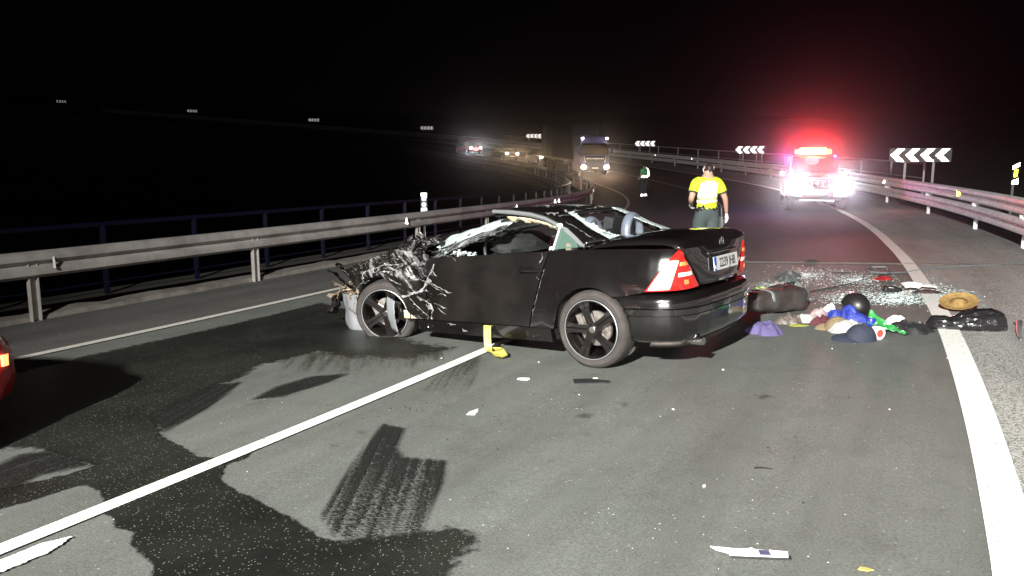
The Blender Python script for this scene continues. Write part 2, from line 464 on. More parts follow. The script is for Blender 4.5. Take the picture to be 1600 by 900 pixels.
# short dash beside the centre line, with a worn end
dm = MB()
da, db = G(-40, 905), G(112, 842)
ax = (db - da).normalized(); nx = Vector((-ax.y, ax.x, 0))
random.seed(3)
top = [da + ax * ((db - da).length * t) + nx * .05 + ax * 0 for t in [i / 20 for i in range(21)]]
L = (db - da).length
pts_a, pts_b = [], []
for i in range(41):
    t = i / 40
    w = .055 * (1 if t < .75 else max(.12, 1 - (t - .75) / .25 * .9))
    pts_a.append(da + ax * L * t + nx * (w + random.uniform(-.004, .004)))
    pts_b.append(da + ax * L * t - nx * (w * (1.1 if t < .7 else .9) + random.uniform(-.006, .006)))
dm.add([Vector((p.x, p.y, ZG(p.x, p.y) + .012)) for p in pts_a + pts_b], [(i, i + 1, 42 + i, 41 + i) for i in range(40)])
tag(dm.build('road_marking', M['line'], fix=False), kind='structure')

# ------------------------------------------------------------------ spills, drag marks and a painted shadow on the asphalt
import numpy as np
def stain_or_shadow(name, polys, m, dz, cell=.03, uvdir=None, seed=1, label=None):
    """a wet or shadow mark as a fine sheet on the road; 'wet' says how far inside the mark a point lies (soft or crisp rim)"""
    PW = [([G(*q) for q in px], soft) for px, soft in polys]
    allp = [q for P, _ in PW for q in P]
    x0, x1 = min(q.x for q in allp) - .4, max(q.x for q in allp) + .4
    y0, y1 = min(q.y for q in allp) - .4, max(q.y for q in allp) + .4
    nx_, ny_ = int((x1 - x0) / cell) + 1, int((y1 - y0) / cell) + 1
    X, Y = np.meshgrid(np.linspace(x0, x1, nx_), np.linspace(y0, y1, ny_))
    wet = np.zeros_like(X)
    for P, soft in PW:
        d = np.full(X.shape, 1e9); inside = np.zeros(X.shape, bool)
        for a, b in zip(P, P[1:] + P[:1]):
            ex, ey = b.x - a.x, b.y - a.y; l2 = ex * ex + ey * ey + 1e-9
            t = np.clip(((X - a.x) * ex + (Y - a.y) * ey) / l2, 0, 1)
            d = np.minimum(d, np.hypot(X - a.x - t * ex, Y - a.y - t * ey))
            c = ((a.y > Y) != (b.y > Y)) & (X < (b.x - a.x) * (Y - a.y) / (b.y - a.y + 1e-12) + a.x)
            inside ^= c
        sd = np.where(inside, d, -d)
        wet = np.maximum(wet, np.clip(.5 + sd / (2 * soft), 0, 1))
    keep = wet > .01
    cellk = keep[:-1, :-1] | keep[1:, :-1] | keep[:-1, 1:] | keep[1:, 1:]
    idx = -np.ones(X.shape, int); used = np.zeros(X.shape, bool)
    used[:-1, :-1] |= cellk; used[1:, :-1] |= cellk; used[:-1, 1:] |= cellk; used[1:, 1:] |= cellk
    idx[used] = np.arange(used.sum())
    vs = [(x, y, ZG(x, y) + dz) for x, y in zip(X[used], Y[used])]
    js, is_ = np.nonzero(cellk)
    fs = [(idx[j, i], idx[j, i + 1], idx[j + 1, i + 1], idx[j + 1, i]) for j, i in zip(js, is_)]
    me = bpy.data.meshes.new(name); me.from_pydata(vs, [], [tuple(int(k) for k in f) for f in fs])
    at = me.attributes.new('wet', 'FLOAT', 'POINT'); at.data.foreach_set('value', wet[used].astype(np.float32))
    if uvdir is not None:
        a, b = G(*uvdir[0]), G(*uvdir[1]); d = Vector((b.x - a.x, b.y - a.y, 0)); L = d.length; d.normalize()
        uvl = me.uv_layers.new(name='streak')
        for l in me.loops:
            q = vs[l.vertex_index]; qx, qy = q[0] - a.x, q[1] - a.y
            uvl.data[l.index].uv = ((qx * d.x + qy * d.y) / max(.01, L), (-qx * d.y + qy * d.x) / uvdir[2])
    me.materials.append(m)
    o = bpy.data.objects.new(name, me); COL.objects.link(o)
    return tag(o, label, kind='stuff')

def streak_mat(name, col, lo, hi, along=2.2, across=16.0, fade0=.0, fade1=1.0, soft=.25):
    """fluid dragged over the road in streaks: the bare asphalt shows between them"""
    m = bpy.data.materials.new(name); m.use_nodes = True
    nt = m.node_tree; b = nt.nodes['Principled BSDF']; L = nt.links
    uv = nt.nodes.new('ShaderNodeUVMap'); uv.uv_map = 'streak'
    mp = nt.nodes.new('ShaderNodeMapping'); mp.inputs['Scale'].default_value = (along, across, 1)
    L.new(uv.outputs[0], mp.inputs[0])
    n = nt.nodes.new('ShaderNodeTexNoise'); n.inputs['Scale'].default_value = 1.0; n.inputs['Detail'].default_value = 5; n.inputs['Roughness'].default_value = .7
    L.new(mp.outputs[0], n.inputs['Vector'])
    geo = nt.nodes.new('ShaderNodeNewGeometry')
    n2 = nt.nodes.new('ShaderNodeTexNoise'); n2.inputs['Scale'].default_value = 105; n2.inputs['Detail'].default_value = 3
    L.new(geo.outputs['Position'], n2.inputs['Vector'])
    sx = nt.nodes.new('ShaderNodeSeparateXYZ'); L.new(uv.outputs[0], sx.inputs[0])
    fa = nt.nodes.new('ShaderNodeMapRange'); fa.inputs[1].default_value = 0; fa.inputs[2].default_value = 1; fa.inputs[3].default_value = fade0; fa.inputs[4].default_value = fade1
    L.new(sx.outputs[0], fa.inputs[0])
    a1 = nt.nodes.new('ShaderNodeMath'); a1.operation = 'MULTIPLY_ADD'; a1.inputs[1].default_value = 1.15
    L.new(n2.outputs['Fac'], a1.inputs[0]); L.new(n.outputs['Fac'], a1.inputs[2])
    a2 = nt.nodes.new('ShaderNodeMath'); a2.operation = 'ADD'; L.new(a1.outputs[0], a2.inputs[0]); L.new(fa.outputs[0], a2.inputs[1])
    mr = nt.nodes.new('ShaderNodeMapRange'); mr.inputs[1].default_value = lo; mr.inputs[2].default_value = hi
    L.new(a2.outputs[0], mr.inputs[0])
    at = nt.nodes.new('ShaderNodeAttribute'); at.attribute_name = 'wet'
    wr_ = nt.nodes.new('ShaderNodeMapRange'); wr_.inputs[1].default_value = .35; wr_.inputs[2].default_value = .75
    wn_ = nt.nodes.new('ShaderNodeMath'); wn_.operation = 'MULTIPLY_ADD'; wn_.inputs[1].default_value = .5; wn_.inputs[2].default_value = -.25
    L.new(n.outputs['Fac'], wn_.inputs[0])
    wa_ = nt.nodes.new('ShaderNodeMath'); wa_.operation = 'ADD'; L.new(at.outputs['Fac'], wa_.inputs[0]); L.new(wn_.outputs[0], wa_.inputs[1]); L.new(wa_.outputs[0], wr_.inputs[0])
    al = nt.nodes.new('ShaderNodeMath'); al.operation = 'MULTIPLY'; L.new(mr.outputs[0], al.inputs[0]); L.new(wr_.outputs[0], al.inputs[1])
    L.new(al.outputs[0], b.inputs['Alpha'])
    b.inputs['Base Color'].default_value = (*col, 1); b.inputs['Roughness'].default_value = .5
    b.inputs['Specular IOR Level'].default_value = .3
    bp = nt.nodes.new('ShaderNodeBump'); bp.inputs['Strength'].default_value = .6; bp.inputs['Distance'].default_value = .004
    L.new(n2.outputs['Fac'], bp.inputs['Height']); L.new(bp.outputs[0], b.inputs['Normal'])
    return m

SPILL_LOW = [(240, 655), (250, 683), (285, 700), (310, 716), (345, 716), (392, 706), (388, 716), (352, 728), (342, 750), (368, 768), (410, 788), (455, 812), (500, 842), (545, 855), (600, 860), (640, 848), (672, 850), (650, 905), (236, 905), (240, 885),
             (205, 852), (208, 833), (180, 826), (176, 808), (154, 803), (165, 795), (155, 770), (130, 757), (60, 780), (-30, 805), (-30, 770), (50, 755), (110, 742), (148, 728), (100, 715), (60, 700), (30, 688), (-30, 700), (-30, 640), (150, 630)]
SPILL_HIGH = [(-40, 600), (60, 576), (140, 556), (300, 522), (420, 494), (500, 474), (560, 490), (560, 530), (470, 556), (400, 572), (372, 592), (330, 606), (240, 650), (240, 680), (100, 700), (-40, 700)]
SPILL_CAR = [(470, 492), (560, 505), (640, 535), (700, 545), (640, 560), (540, 556), (470, 545)]
stain_or_shadow('oil_spill_and_shadow', [(SPILL_LOW, .05), (SPILL_HIGH, .22), (SPILL_CAR, .45), ([(540, 848), (640, 836), (715, 828), (748, 846), (712, 872), (690, 910), (540, 910)], .16)], M['spill_and_shadow'], .006, cell=.035)  # last polygon paints the camera operator's soft shadow in the spill colour
M['spot'] = asphalt('old_oil_spot', (.05, .052, .047), (.06, .062, .056)); wet_or_shadow_alpha(M['spot'], .9, .45, 1.1)
M['streak_a'] = streak_mat('dragged_oil', (.014, .015, .013), .99, 1.18, fade0=.16, fade1=-.05, along=.35, across=17)
M['streak_b'] = streak_mat('dragged_oil_thin', (.030, .027, .016), 1.04, 1.42, fade0=.16, fade1=-.08, along=.9, across=16)
M['streak_c'] = streak_mat('dragged_oil_line', (.012, .012, .011), .92, 1.2, fade0=.08, fade1=.08, along=.35, across=12)
stain_or_shadow('dragged_oil', [([(598, 664), (632, 671), (620, 702), (630, 716), (698, 722), (692, 757), (672, 795), (660, 828), (640, 858), (560, 850), (520, 840), (498, 806), (538, 745), (572, 695)], .05)], M['streak_a'], .009, .015, ((606, 662), (520, 850), .9))
stain_or_shadow('dragged_oil', [([(684, 588), (712, 572), (750, 557), (742, 600), (716, 618), (655, 612)], .08)], M['streak_b'], .010, .02, ((725, 560), (690, 615), .5))
stain_or_shadow('dragged_oil', [([(392, 626), (430, 606), (484, 590), (545, 585), (510, 600), (440, 622)], .06)], M['streak_c'], .011, .015, ((390, 626), (545, 585), .5))
stain_or_shadow('dragged_oil', [([(230, 655), (262, 634), (330, 604), (378, 598), (325, 640), (256, 678)], .06)], M['streak_c'], .0105, .015, ((240, 675), (370, 598), .5))
stain_or_shadow('dragged_oil', [([(-20, 736), (30, 712), (84, 706), (148, 728), (60, 745), (-20, 790)], .08)], M['streak_c'], .0105, .015, ((-20, 770), (140, 715), .5))
stain_or_shadow('dragged_oil', [([(420, 556), (560, 548), (700, 548), (690, 562), (600, 588), (520, 588), (440, 576)], .2)], M['streak_b'], .0085, .03, ((560, 540), (540, 590), 1.5))
# small old spots on the lane
random.seed(17)
for k in range(9):
    x_, y_ = random.choice([(890, 652), (980, 645), (905, 668), (1000, 690), (1230, 610), (560, 690), (1110, 630), (1280, 790), (1120, 870)])
    x_ += random.uniform(-40, 40); y_ += random.uniform(-14, 14); w_ = random.uniform(8, 22); h_ = w_ * .35
    stain_or_shadow('old_spot', [([(x_ + w_ * math.cos(a) * random.uniform(.6, 1.2), y_ + h_ * math.sin(a) * random.uniform(.6, 1.2)) for a in [i * .7 for i in range(9)]], .09)], M['spot'], .0055, .02)

# ------------------------------------------------------------------ guard rails, railings, delineators, bend signs
WP = [(0, 0), (.025, .012), (.08, .04), (.083, .075), (.08, .105), (.012, .142), (.006, .155), (.012, .168), (.08, .205), (.083, .235), (.08, .27), (.025, .298), (0, .31)]
def beam_mesh(s0, s1, r, side, z0, name, m, parent):
    """one W profile sheet; side +1 swells toward larger radius"""
    mb = MB()
    pr = WP + [(o - .006, z) for o, z in WP[::-1]]
    n = max(2, int((s1 - s0) / 1.0))
    mb.grid(lambda u, v: RP(s0 + (s1 - s0) * u, r + side * pr[round(v * len(pr)) % len(pr)][0], z0 + pr[round(v * len(pr)) % len(pr)][1]), n, len(pr))
    return mb.build(name, m, parent, sharp=50)
def post_mesh(h, w=.10, d=.06):
    mb = MB()     # C section post
    mb.box((0, 0, h / 2 - .15), (w, .008, h + .3))
    mb.box((-w / 2 + .004, .03, h / 2 - .15), (.008, .056, h + .3))
    mb.box((w / 2 - .004, .03, h / 2 - .15), (.008, .056, h + .3))
    return mb
def refl_mesh():
    mb = MB()
    mb.add([(-.01, -.055, -.06), (.012, -.055, -.06), (-.01, .055, -.06), (.012, .055, -.06), (-.01, 0, .07), (.012, 0, .07)], [(0, 2, 4), (1, 5, 3), (0, 1, 3, 2), (2, 3, 5, 4), (4, 5, 1, 0)])
    return mb

# left rail: one beam on C posts
gl = thing('guardrail', 'long single beam guardrail on the dark left side in front of the blue railing', 'guardrail', RP(0, RC - 5.45))
gl_inv = Matrix.Translation(-gl.location)
def put(o, parent):
    """world position kept while becoming a child of an unrotated root"""
    o.parent = parent
    o.location = Vector(o.location) - Vector(parent.location)
    return o
RGL = RC - 5.55
s0 = -6.0
i = 0
while s0 < 95:
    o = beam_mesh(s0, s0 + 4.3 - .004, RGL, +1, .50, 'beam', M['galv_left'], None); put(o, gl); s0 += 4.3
sp = [SR(*G(60, 502)[:2])[0], SR(*G(426, 441)[:2])[0], SR(*G(617, 391)[:2])[0]]
sp += [sp[2] + 4.0 * k for k in range(1, 18)]
pm = None
for k, s in enumerate(sp):
    if pm is None:
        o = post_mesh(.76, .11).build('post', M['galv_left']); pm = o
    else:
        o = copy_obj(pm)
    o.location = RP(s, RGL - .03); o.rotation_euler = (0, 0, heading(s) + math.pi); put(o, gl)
rm = None
for k, px in enumerate([(85, 405), (636, 345), (808, 312), (868, 292), (874, 278)]):
    d = ray(*px); 
    # where this sight line passes the face of the rail
    A = d.x ** 2 + d.y ** 2; B = -2 * (d.x * CX + d.y * CY); Cc = CX * CX + CY * CY - (RGL + .1) ** 2
    D = max(0, B * B - 4 * A * Cc); t = (-B - D ** .5) / 2 / A
    p = d * t; s = SR(p.x, p.y)[0]
    if rm is None: o = refl_mesh().build('reflector', M['retro'], smooth=False); rm = o
    else: o = copy_obj(rm)
    o.location = RP(s, RGL + .09, .66); o.rotation_euler = (0, 0, heading(s) + math.pi - .5); put(o, gl)
for s in (38, 42, 46, 50, 54, 58, 66, 74):
    o = copy_obj(rm); o.location = RP(s, RGL + .09, .66); o.rotation_euler = (0, 0, heading(s) + math.pi - .4); put(o, gl)

# right rail: two beams, one above the other
gr = thing('guardrail', 'bright double beam guardrail curving along the right shoulder', 'guardrail', RP(20, RC + 5.8))
RGR = RC + 5.78
s0 = -10.0
while s0 < 190:
    L = 4.0 if s0 < 60 else 12.0
    for z0 in (.235, .60):
        o = beam_mesh(s0, s0 + L - .004, RGR, -1, z0, 'beam', M['galv'], None); put(o, gr)
    s0 += L
spr = [SR(*G(*p)[:2])[0] for p in ((1590, 388), (1510, 358), (1445, 334), (1395, 316))]
step = (spr[3] - spr[0]) / 3
pm2 = None; bm2 = None
for k in range(-4, 28):
    s = spr[0] + step * k if k > 3 or k < 0 else spr[k]
    o = post_mesh(.9, .12).build('post', M['galv']) if pm2 is None else copy_obj(pm2)
    pm2 = pm2 or o
    o.location = RP(s, RGR + .05); o.rotation_euler = (0, 0, heading(s)); put(o, gr)
    # joint block between the two beams
    if bm2 is None:
        b_ = MB(); b_.box((0, 0, 0), (.05, .09, .075)); b_.box((.11, 0, 0), (.05, .09, .075)); b_.box((.05, -.05, .03), (.03, .02, .02))
        o = b_.build('spacer_block', M['galv'], smooth=False); bm2 = o
    else: o = copy_obj(bm2)
    o.location = RP(s, RGR - .02, .572); o.rotation_euler = (0, 0, heading(s)); put(o, gr)
bt = None
for k in range(0, 16):
    for z, ds in ((.75, .3), (.39, .5), (.75, 1.1), (.39, 1.3)):
        s = spr[0] - 2 + step * k / 1.6 + ds
        if bt is None:
            mbb = MB(); mbb.lathe([(0, .02), (.016, .02), (.018, .0)], 6, 'y'); mbb.box((0, .0, 0), (.07, .006, .018))
            bt = mbb.build('bolt', M['post'], smooth=False); o = bt
        else: o = copy_obj(bt)
        o.location = RP(s, RGR - .014, z); o.rotation_euler = (0, 0, heading(s) + math.pi); put(o, gr)
def on_rail(px, r):
    d = ray(*px); A = d.x ** 2 + d.y ** 2; B = -2 * (d.x * CX + d.y * CY); Cc = CX * CX + CY * CY - r * r
    t = (-B + (B * B - 4 * A * Cc) ** .5) / 2 / A; p = d * t
    return SR(p.x, p.y)[0], p.z + CAM_H
s, z = on_rail((1498, 309), RGR - .09)
mbo = MB(); mbo.lathe([(0, .03), (.05, .03), (.06, .0), (.06, -.04), (0, -.04)], 12, 'y'); mbo.box((.06, -.02, 0), (.10, .03, .09))
o = mbo.build('amber_reflector', M['retro_o']); o.location = RP(s, RGR - .1, .76); o.rotation_euler = (0, 0, heading(s) + math.pi); put(o, gr)
for px in ((1382, 284), (1236, 262), (1081, 249), (1024, 243), (960, 238)):
    s, z = on_rail(px, RGR - .09)
    o = copy_obj(rm); o.location = RP(s, RGR - .1, .76); o.rotation_euler = (0, 0, heading(s) + math.pi + .3); put(o, gr)

# railings: posts and three rails
def railing(root, r, s0, s1, top, rails, m, pr, step, rr, ds=1.0):
    for zz, rad_ in rails:
        o = MB().tube([RP(s0 + (s1 - s0) * i / max(4, int((s1 - s0) / ds)), r, zz) for i in range(max(4, int((s1 - s0) / ds)) + 1)], rad_, 8).build('rail', m); put(o, root)
    p0 = None
    n = int((s1 - s0) / step)
    for i in range(n + 1):
        if p0 is None: p0 = MB().box((0, 0, top / 2 - .1), (pr, pr, top + .16)).build('post', m, smooth=False); o = p0
        else: o = copy_obj(p0)
        s = s0 + i * step
        o.location = RP(s, r - 0.0); o.rotation_euler = (0, 0, heading(s)); put(o, root)
rb = thing('railing', 'dark blue tubular railing with thin bars behind the left guardrail', 'railing', RP(0, RC - 6.75))
srp = on_s = SR(*(lambda p: (p.x, p.y))(G(222, 462)))[0]
railing(rb, RC - 6.75, srp - 1.75 * 8, srp + 1.75 * 36, .98, ((.98, .036), (.70, .014), (.42, .014), (.16, .014)), M['blue_rail'], .055, 1.75, 1)
rw = thing('railing', 'pale tubular railing starting beside the yellow delineator behind the right guardrail', 'railing', RP(18, RC + 7.6))
railing(rw, RC + 7.6, 4.0, 23.2, 1.22, ((1.22, .04), (.72, .02), (.36, .02)), M['pale_rail'], .06, 2.0, 1)
rf = thing('railing', 'pale tubular railing running along the outer edge of the far bend', 'railing', RP(50, RC + 7.6))
railing(rf, RC + 7.6, 33, 110, 1.28, ((1.28, .04), (.72, .02), (.36, .02)), M['pale_rail'], .06, 4.0, 1)

# delineators
def delineator(px_base, r, label, dots):
    s, z = on_rail(px_base, r) if r > RC else (None, None)
    return s
t = thing('delineator_post', 'white and black marker post with two round reflectors above the left guardrail', 'delineator', RP(sp[2] + .55, RGL - .12))
t.rotation_euler = (0, 0, heading(sp[2]) - math.pi / 2 + .42)
mb = MB(); mb.box((0, .02, .45), (.05, .04, .9)); mb.build('stem', M['post'], t, smooth=False)
mb = MB(); mb.box((0, 0, 1.0), (.13, .03, .40)); mb.build('panel', M['sign_black'], t, smooth=False)
for z0, z1, sl in ((1.115, 1.2, -.02), (.80, .875, .02)):
    mb = MB(); mb.add([(-.064, -.018, z0), (.064, -.018, z0 + sl), (.064, -.018, z1), (-.064, -.018, z1), (-.064, -.024, z0), (.064, -.024, z0 + sl), (.064, -.024, z1), (-.064, -.024, z1)], [(0, 1, 2, 3), (4, 5, 6, 7), (0, 1, 5, 4), (2, 3, 7, 6), (1, 2, 6, 5), (3, 0, 4, 7)]).build('white_band', M['retro'], t, smooth=False)
for z0 in (1.07, .945):
    mb = MB(); mb.lathe([(0, -.03), (.04, -.028), (.045, -.016)], 16, 'y', c=(0, 0, z0)); mb.build('reflector', M['retro'], t)
s, _z = on_rail((1583, 300), RC + 6.5)
t = thing('delineator_post', 'white topped marker post with a yellow reflector behind the right guardrail', 'delineator', RP(s, RC + 6.5))
t.rotation_euler = (0, 0, heading(s) - math.pi / 2 + .5)
zb = 1.02
mb = MB(); mb.box((0, .03, .55), (.04, .03, 1.1)); mb.build('stem', M['post'], t, smooth=False)
mb = MB(); mb.add([(-.085, -.02, zb), (.085, -.02, zb), (.085, -.02, zb + .50), (-.085, -.02, zb + .42), (-.085, .02, zb), (.085, .02, zb), (.085, .02, zb + .50), (-.085, .02, zb + .42)], [(0, 1, 2, 3), (7, 6, 5, 4), (0, 4, 5, 1), (1, 5, 6, 2), (2, 6, 7, 3), (3, 7, 4, 0)])
mb.build('panel', M['sign_black'], t, smooth=False)
def slab4(z0, z1, z2, z3, x, y, name, m):
    mb = MB(); mb.add([(-x, y, z0), (x, y, z1), (x, y, z2), (-x, y, z3), (-x, y - .006, z0), (x, y - .006, z1), (x, y - .006, z2), (-x, y - .006, z3)], [(0, 1, 2, 3), (7, 6, 5, 4), (0, 4, 5, 1), (1, 5, 6, 2), (2, 6, 7, 3), (3, 7, 4, 0)])
    return mb.build(name, m, t, smooth=False)
slab4(zb + .335, zb + .41, zb + .495, zb + .415, .084, -.021, 'white_band', M['retro'])
slab4(zb, zb, zb + .14, zb + .075, .084, -.021, 'white_band', M['retro'])
slab4(zb + .16, zb + .18, zb + .345, zb + .325, .045, -.024, 'yellow_reflector', M['retro_y'])

# bend signs: four white chevrons on a dark board
M['chev_retro'] = M['retro']
def chevron_sign():
    t = empty('chevron_sign')
    mb = MB(); mb.box((0, .012, 0), (2.02, .02, .50)); mb.build('board', M['sign_black'], t, smooth=False)
    for k in range(4):
        x = -.96 + k * .485
        w = .235; h = .225; d = .22
        pts = [(x, 0), (x + d, h), (x + d + w, h), (x + w, 0), (x + d + w, -h), (x + d, -h)]
        mb = MB()
        vs = [(a, -.003, b) for a, b in pts] + [(a, .002, b) for a, b in pts]
        mb.add(vs, [(0, 5, 4, 3), (0, 3, 2, 1)] + [(i, (i + 1) % 6, 6 + (i + 1) % 6, 6 + i) for i in range(6)])
        mb.build('chevron', M['chev_retro'], t, smooth=False)
    for x in (-.46, .46):
        mb = MB(); mb.box((x, .055, -.75), (.08, .05, 2.0)); mb.build('post', M['post'], t, smooth=False)
    return t
cs = None
chev = [(30.9, 1.66, 'nearest bend sign with four large white chevrons right of the police car'),
        (57.2, 1.60, 'chevron bend sign just left of the red lit police car'),
        (78.2, 1.60, 'chevron bend sign above the far officer, between truck and police car'),
        (102.6, 1.62, 'chevron bend sign just left of the truck trailer'),
        (126.8, 1.58, 'chevron bend sign above the queue of oncoming headlights'),
        (151.9, 1.6, 'small chevron bend sign alone in the dark, second beyond the oncoming queue'),
        (177.3, 1.6, 'tiny chevron bend sign high over the blue railing, next to last on the bend'),
        (202.0, 1.55, 'faintest chevron bend sign at the far left end of the bend')]
for s, hgt, lab in chev:
    t = chevron_sign() if cs is None else copy_tree(cs)
    cs = cs or t
    p = RP(s, 103.486); t.location = (p.x, p.y, zroad(s, 103.5) + hgt)
    q = RP(max(-12, s - 105), 99.5) - p
    t.rotation_euler = (0, 0, math.atan2(q.y, q.x) + math.pi / 2 + (.0 if s > 40 else .16))
    tag(t, lab, 'road sign', 'chevron signs around the bend')
# ------------------------------------------------------------------ the wrecked coupe (x forward from the rear axle, y to its left, z up)
M['paint'] = mat('black_car_paint', (.0040, .0034, .0032), .15, 0, .5, var=(.0062, .0051, .0047), var_scale=1.1, var_at=(.35, .75), coat=1.0, rough2=.30)
M['gloss'] = mat('black_gloss_trim', (.006, .006, .006), .12, 0, .5, coat=.6)
M['rim'] = mat('black_alloy', (.020, .017, .016), .22, .6, .6, coat=.8)
M['chrome'] = mat('bright_metal', (.75, .72, .7), .18, 1.0)
M['disc'] = mat('brake_steel', (.42, .38, .35), .4, .8, var=(.2, .17, .15), var_scale=14)
M['cabin'] = mat('cabin_dark', (.010, .010, .0105), .7, bump=.2)
M['seat'] = mat('dark_seat_leather', (.016, .017, .018), .5, bump=.2, bump_scale=25)
M['beige'] = mat('beige_lining', (.13, .115, .088), .8, var=(.07, .06, .045), var_scale=9)
M['foam'] = mat('torn_headliner', (.62, .46, .22), .8, var=(.85, .80, .66), var_scale=13, bump=.5)
M['silver_trim'] = mat('grey_seal_trim', (.22, .23, .235), .38, .5)
M['hoop'] = mat('grey_hoop_vinyl', (.10, .112, .14), .35, coat=.2)
M['rust'] = mat('bare_crash_metal', (.10, .062, .042), .6, .4, var=(.32, .27, .2), var_scale=22, bump=.5)
M['liner'] = mat('grey_liner_plastic', (.13, .135, .14), .5, bump=.2, bump_scale=20)
M['red_lens'] = mat('red_lens', (.50, .010, .008), .12, 0, .5, coat=.5)
M['clear_lens'] = mat('frosted_pink_lens', (.92, .72, .62), .2, 0, .6, coat=.6)
M['amber_lens'] = mat('amber_lens', (.75, .20, .06), .15, coat=.5)
M['plate'] = mat('number_plate_white', (.46, .46, .45), .45)
M['plate_blue'] = mat('plate_blue', (.02, .06, .35), .4)
M['ink'] = mat('plate_ink', (.006, .006, .008), .5)
def glass_mat(name, col, rough=.05):
    m = bpy.data.materials.new(name); m.use_nodes = True
    nt = m.node_tree; nt.nodes.clear(); out = nt.nodes.new('ShaderNodeOutputMaterial')
    tr = nt.nodes.new('ShaderNodeBsdfTransparent'); tr.inputs[0].default_value = (*col, 1)
    gl = nt.nodes.new('ShaderNodeBsdfAnisotropic'); gl.inputs['Roughness'].default_value = rough
    df = nt.nodes.new('ShaderNodeBsdfDiffuse'); df.inputs[0].default_value = (*[c * .45 for c in col], 1)
    m1 = nt.nodes.new('ShaderNodeMixShader'); m1.inputs[0].default_value = .25
    nt.links.new(tr.outputs[0], m1.inputs[1]); nt.links.new(df.outputs[0], m1.inputs[2])
    fr = nt.nodes.new('ShaderNodeFresnel'); m2 = nt.nodes.new('ShaderNodeMixShader')
    nt.links.new(fr.outputs[0], m2.inputs[0]); nt.links.new(m1.outputs[0], m2.inputs[1]); nt.links.new(gl.outputs[0], m2.inputs[2]); nt.links.new(m2.outputs[0], out.inputs[0])
    return m
M['green_glass'] = glass_mat('green_tinted_glass', (.42, .62, .52))
M['dark_glass'] = mat('dark_car_glass', (.006, .007, .009), .06, 0, .6, coat=.3)
def shatter_mat():
    m = mat('shattered_windscreen', (.55, .6, .58), .35)
    nt = m.node_tree; b = nt.nodes['Principled BSDF']; L = nt.links
    tc = nt.nodes.new('ShaderNodeTexCoord')
    v = nt.nodes.new('ShaderNodeTexVoronoi'); v.feature = 'DISTANCE_TO_EDGE'; v.inputs['Scale'].default_value = 34
    L.new(tc.outputs['Object'], v.inputs[0])
    r = nt.nodes.new('ShaderNodeValToRGB'); r.color_ramp.elements[0].position = .0; r.color_ramp.elements[1].position = .12
    r.color_ramp.elements[0].color = (.68, .74, .72, 1); r.color_ramp.elements[1].color = (.36, .43, .42, 1)
    L.new(v.outputs[0], r.inputs[0])
    n = nt.nodes.new('ShaderNodeTexNoise'); n.inputs['Scale'].default_value = 9; n.inputs['Detail'].default_value = 4; L.new(tc.outputs['Object'], n.inputs[0])
    r2 = nt.nodes.new('ShaderNodeValToRGB'); r2.color_ramp.elements[0].position = .32; r2.color_ramp.elements[1].position = .40
    r2.color_ramp.elements[0].color = (.05, .05, .05, 1); r2.color_ramp.elements[1].color = (1, 1, 1, 1); L.new(n.outputs[0], r2.inputs[0])
    mx = nt.nodes.new('ShaderNodeMix'); mx.data_type = 'RGBA'; mx.blend_type = 'MULTIPLY'; mx.inputs[0].default_value = 1
    L.new(r.outputs[0], mx.inputs[6]); L.new(r2.outputs[0], mx.inputs[7]); L.new(mx.outputs[2], b.inputs['Base Color'])
    return m
M['shatter'] = shatter_mat()
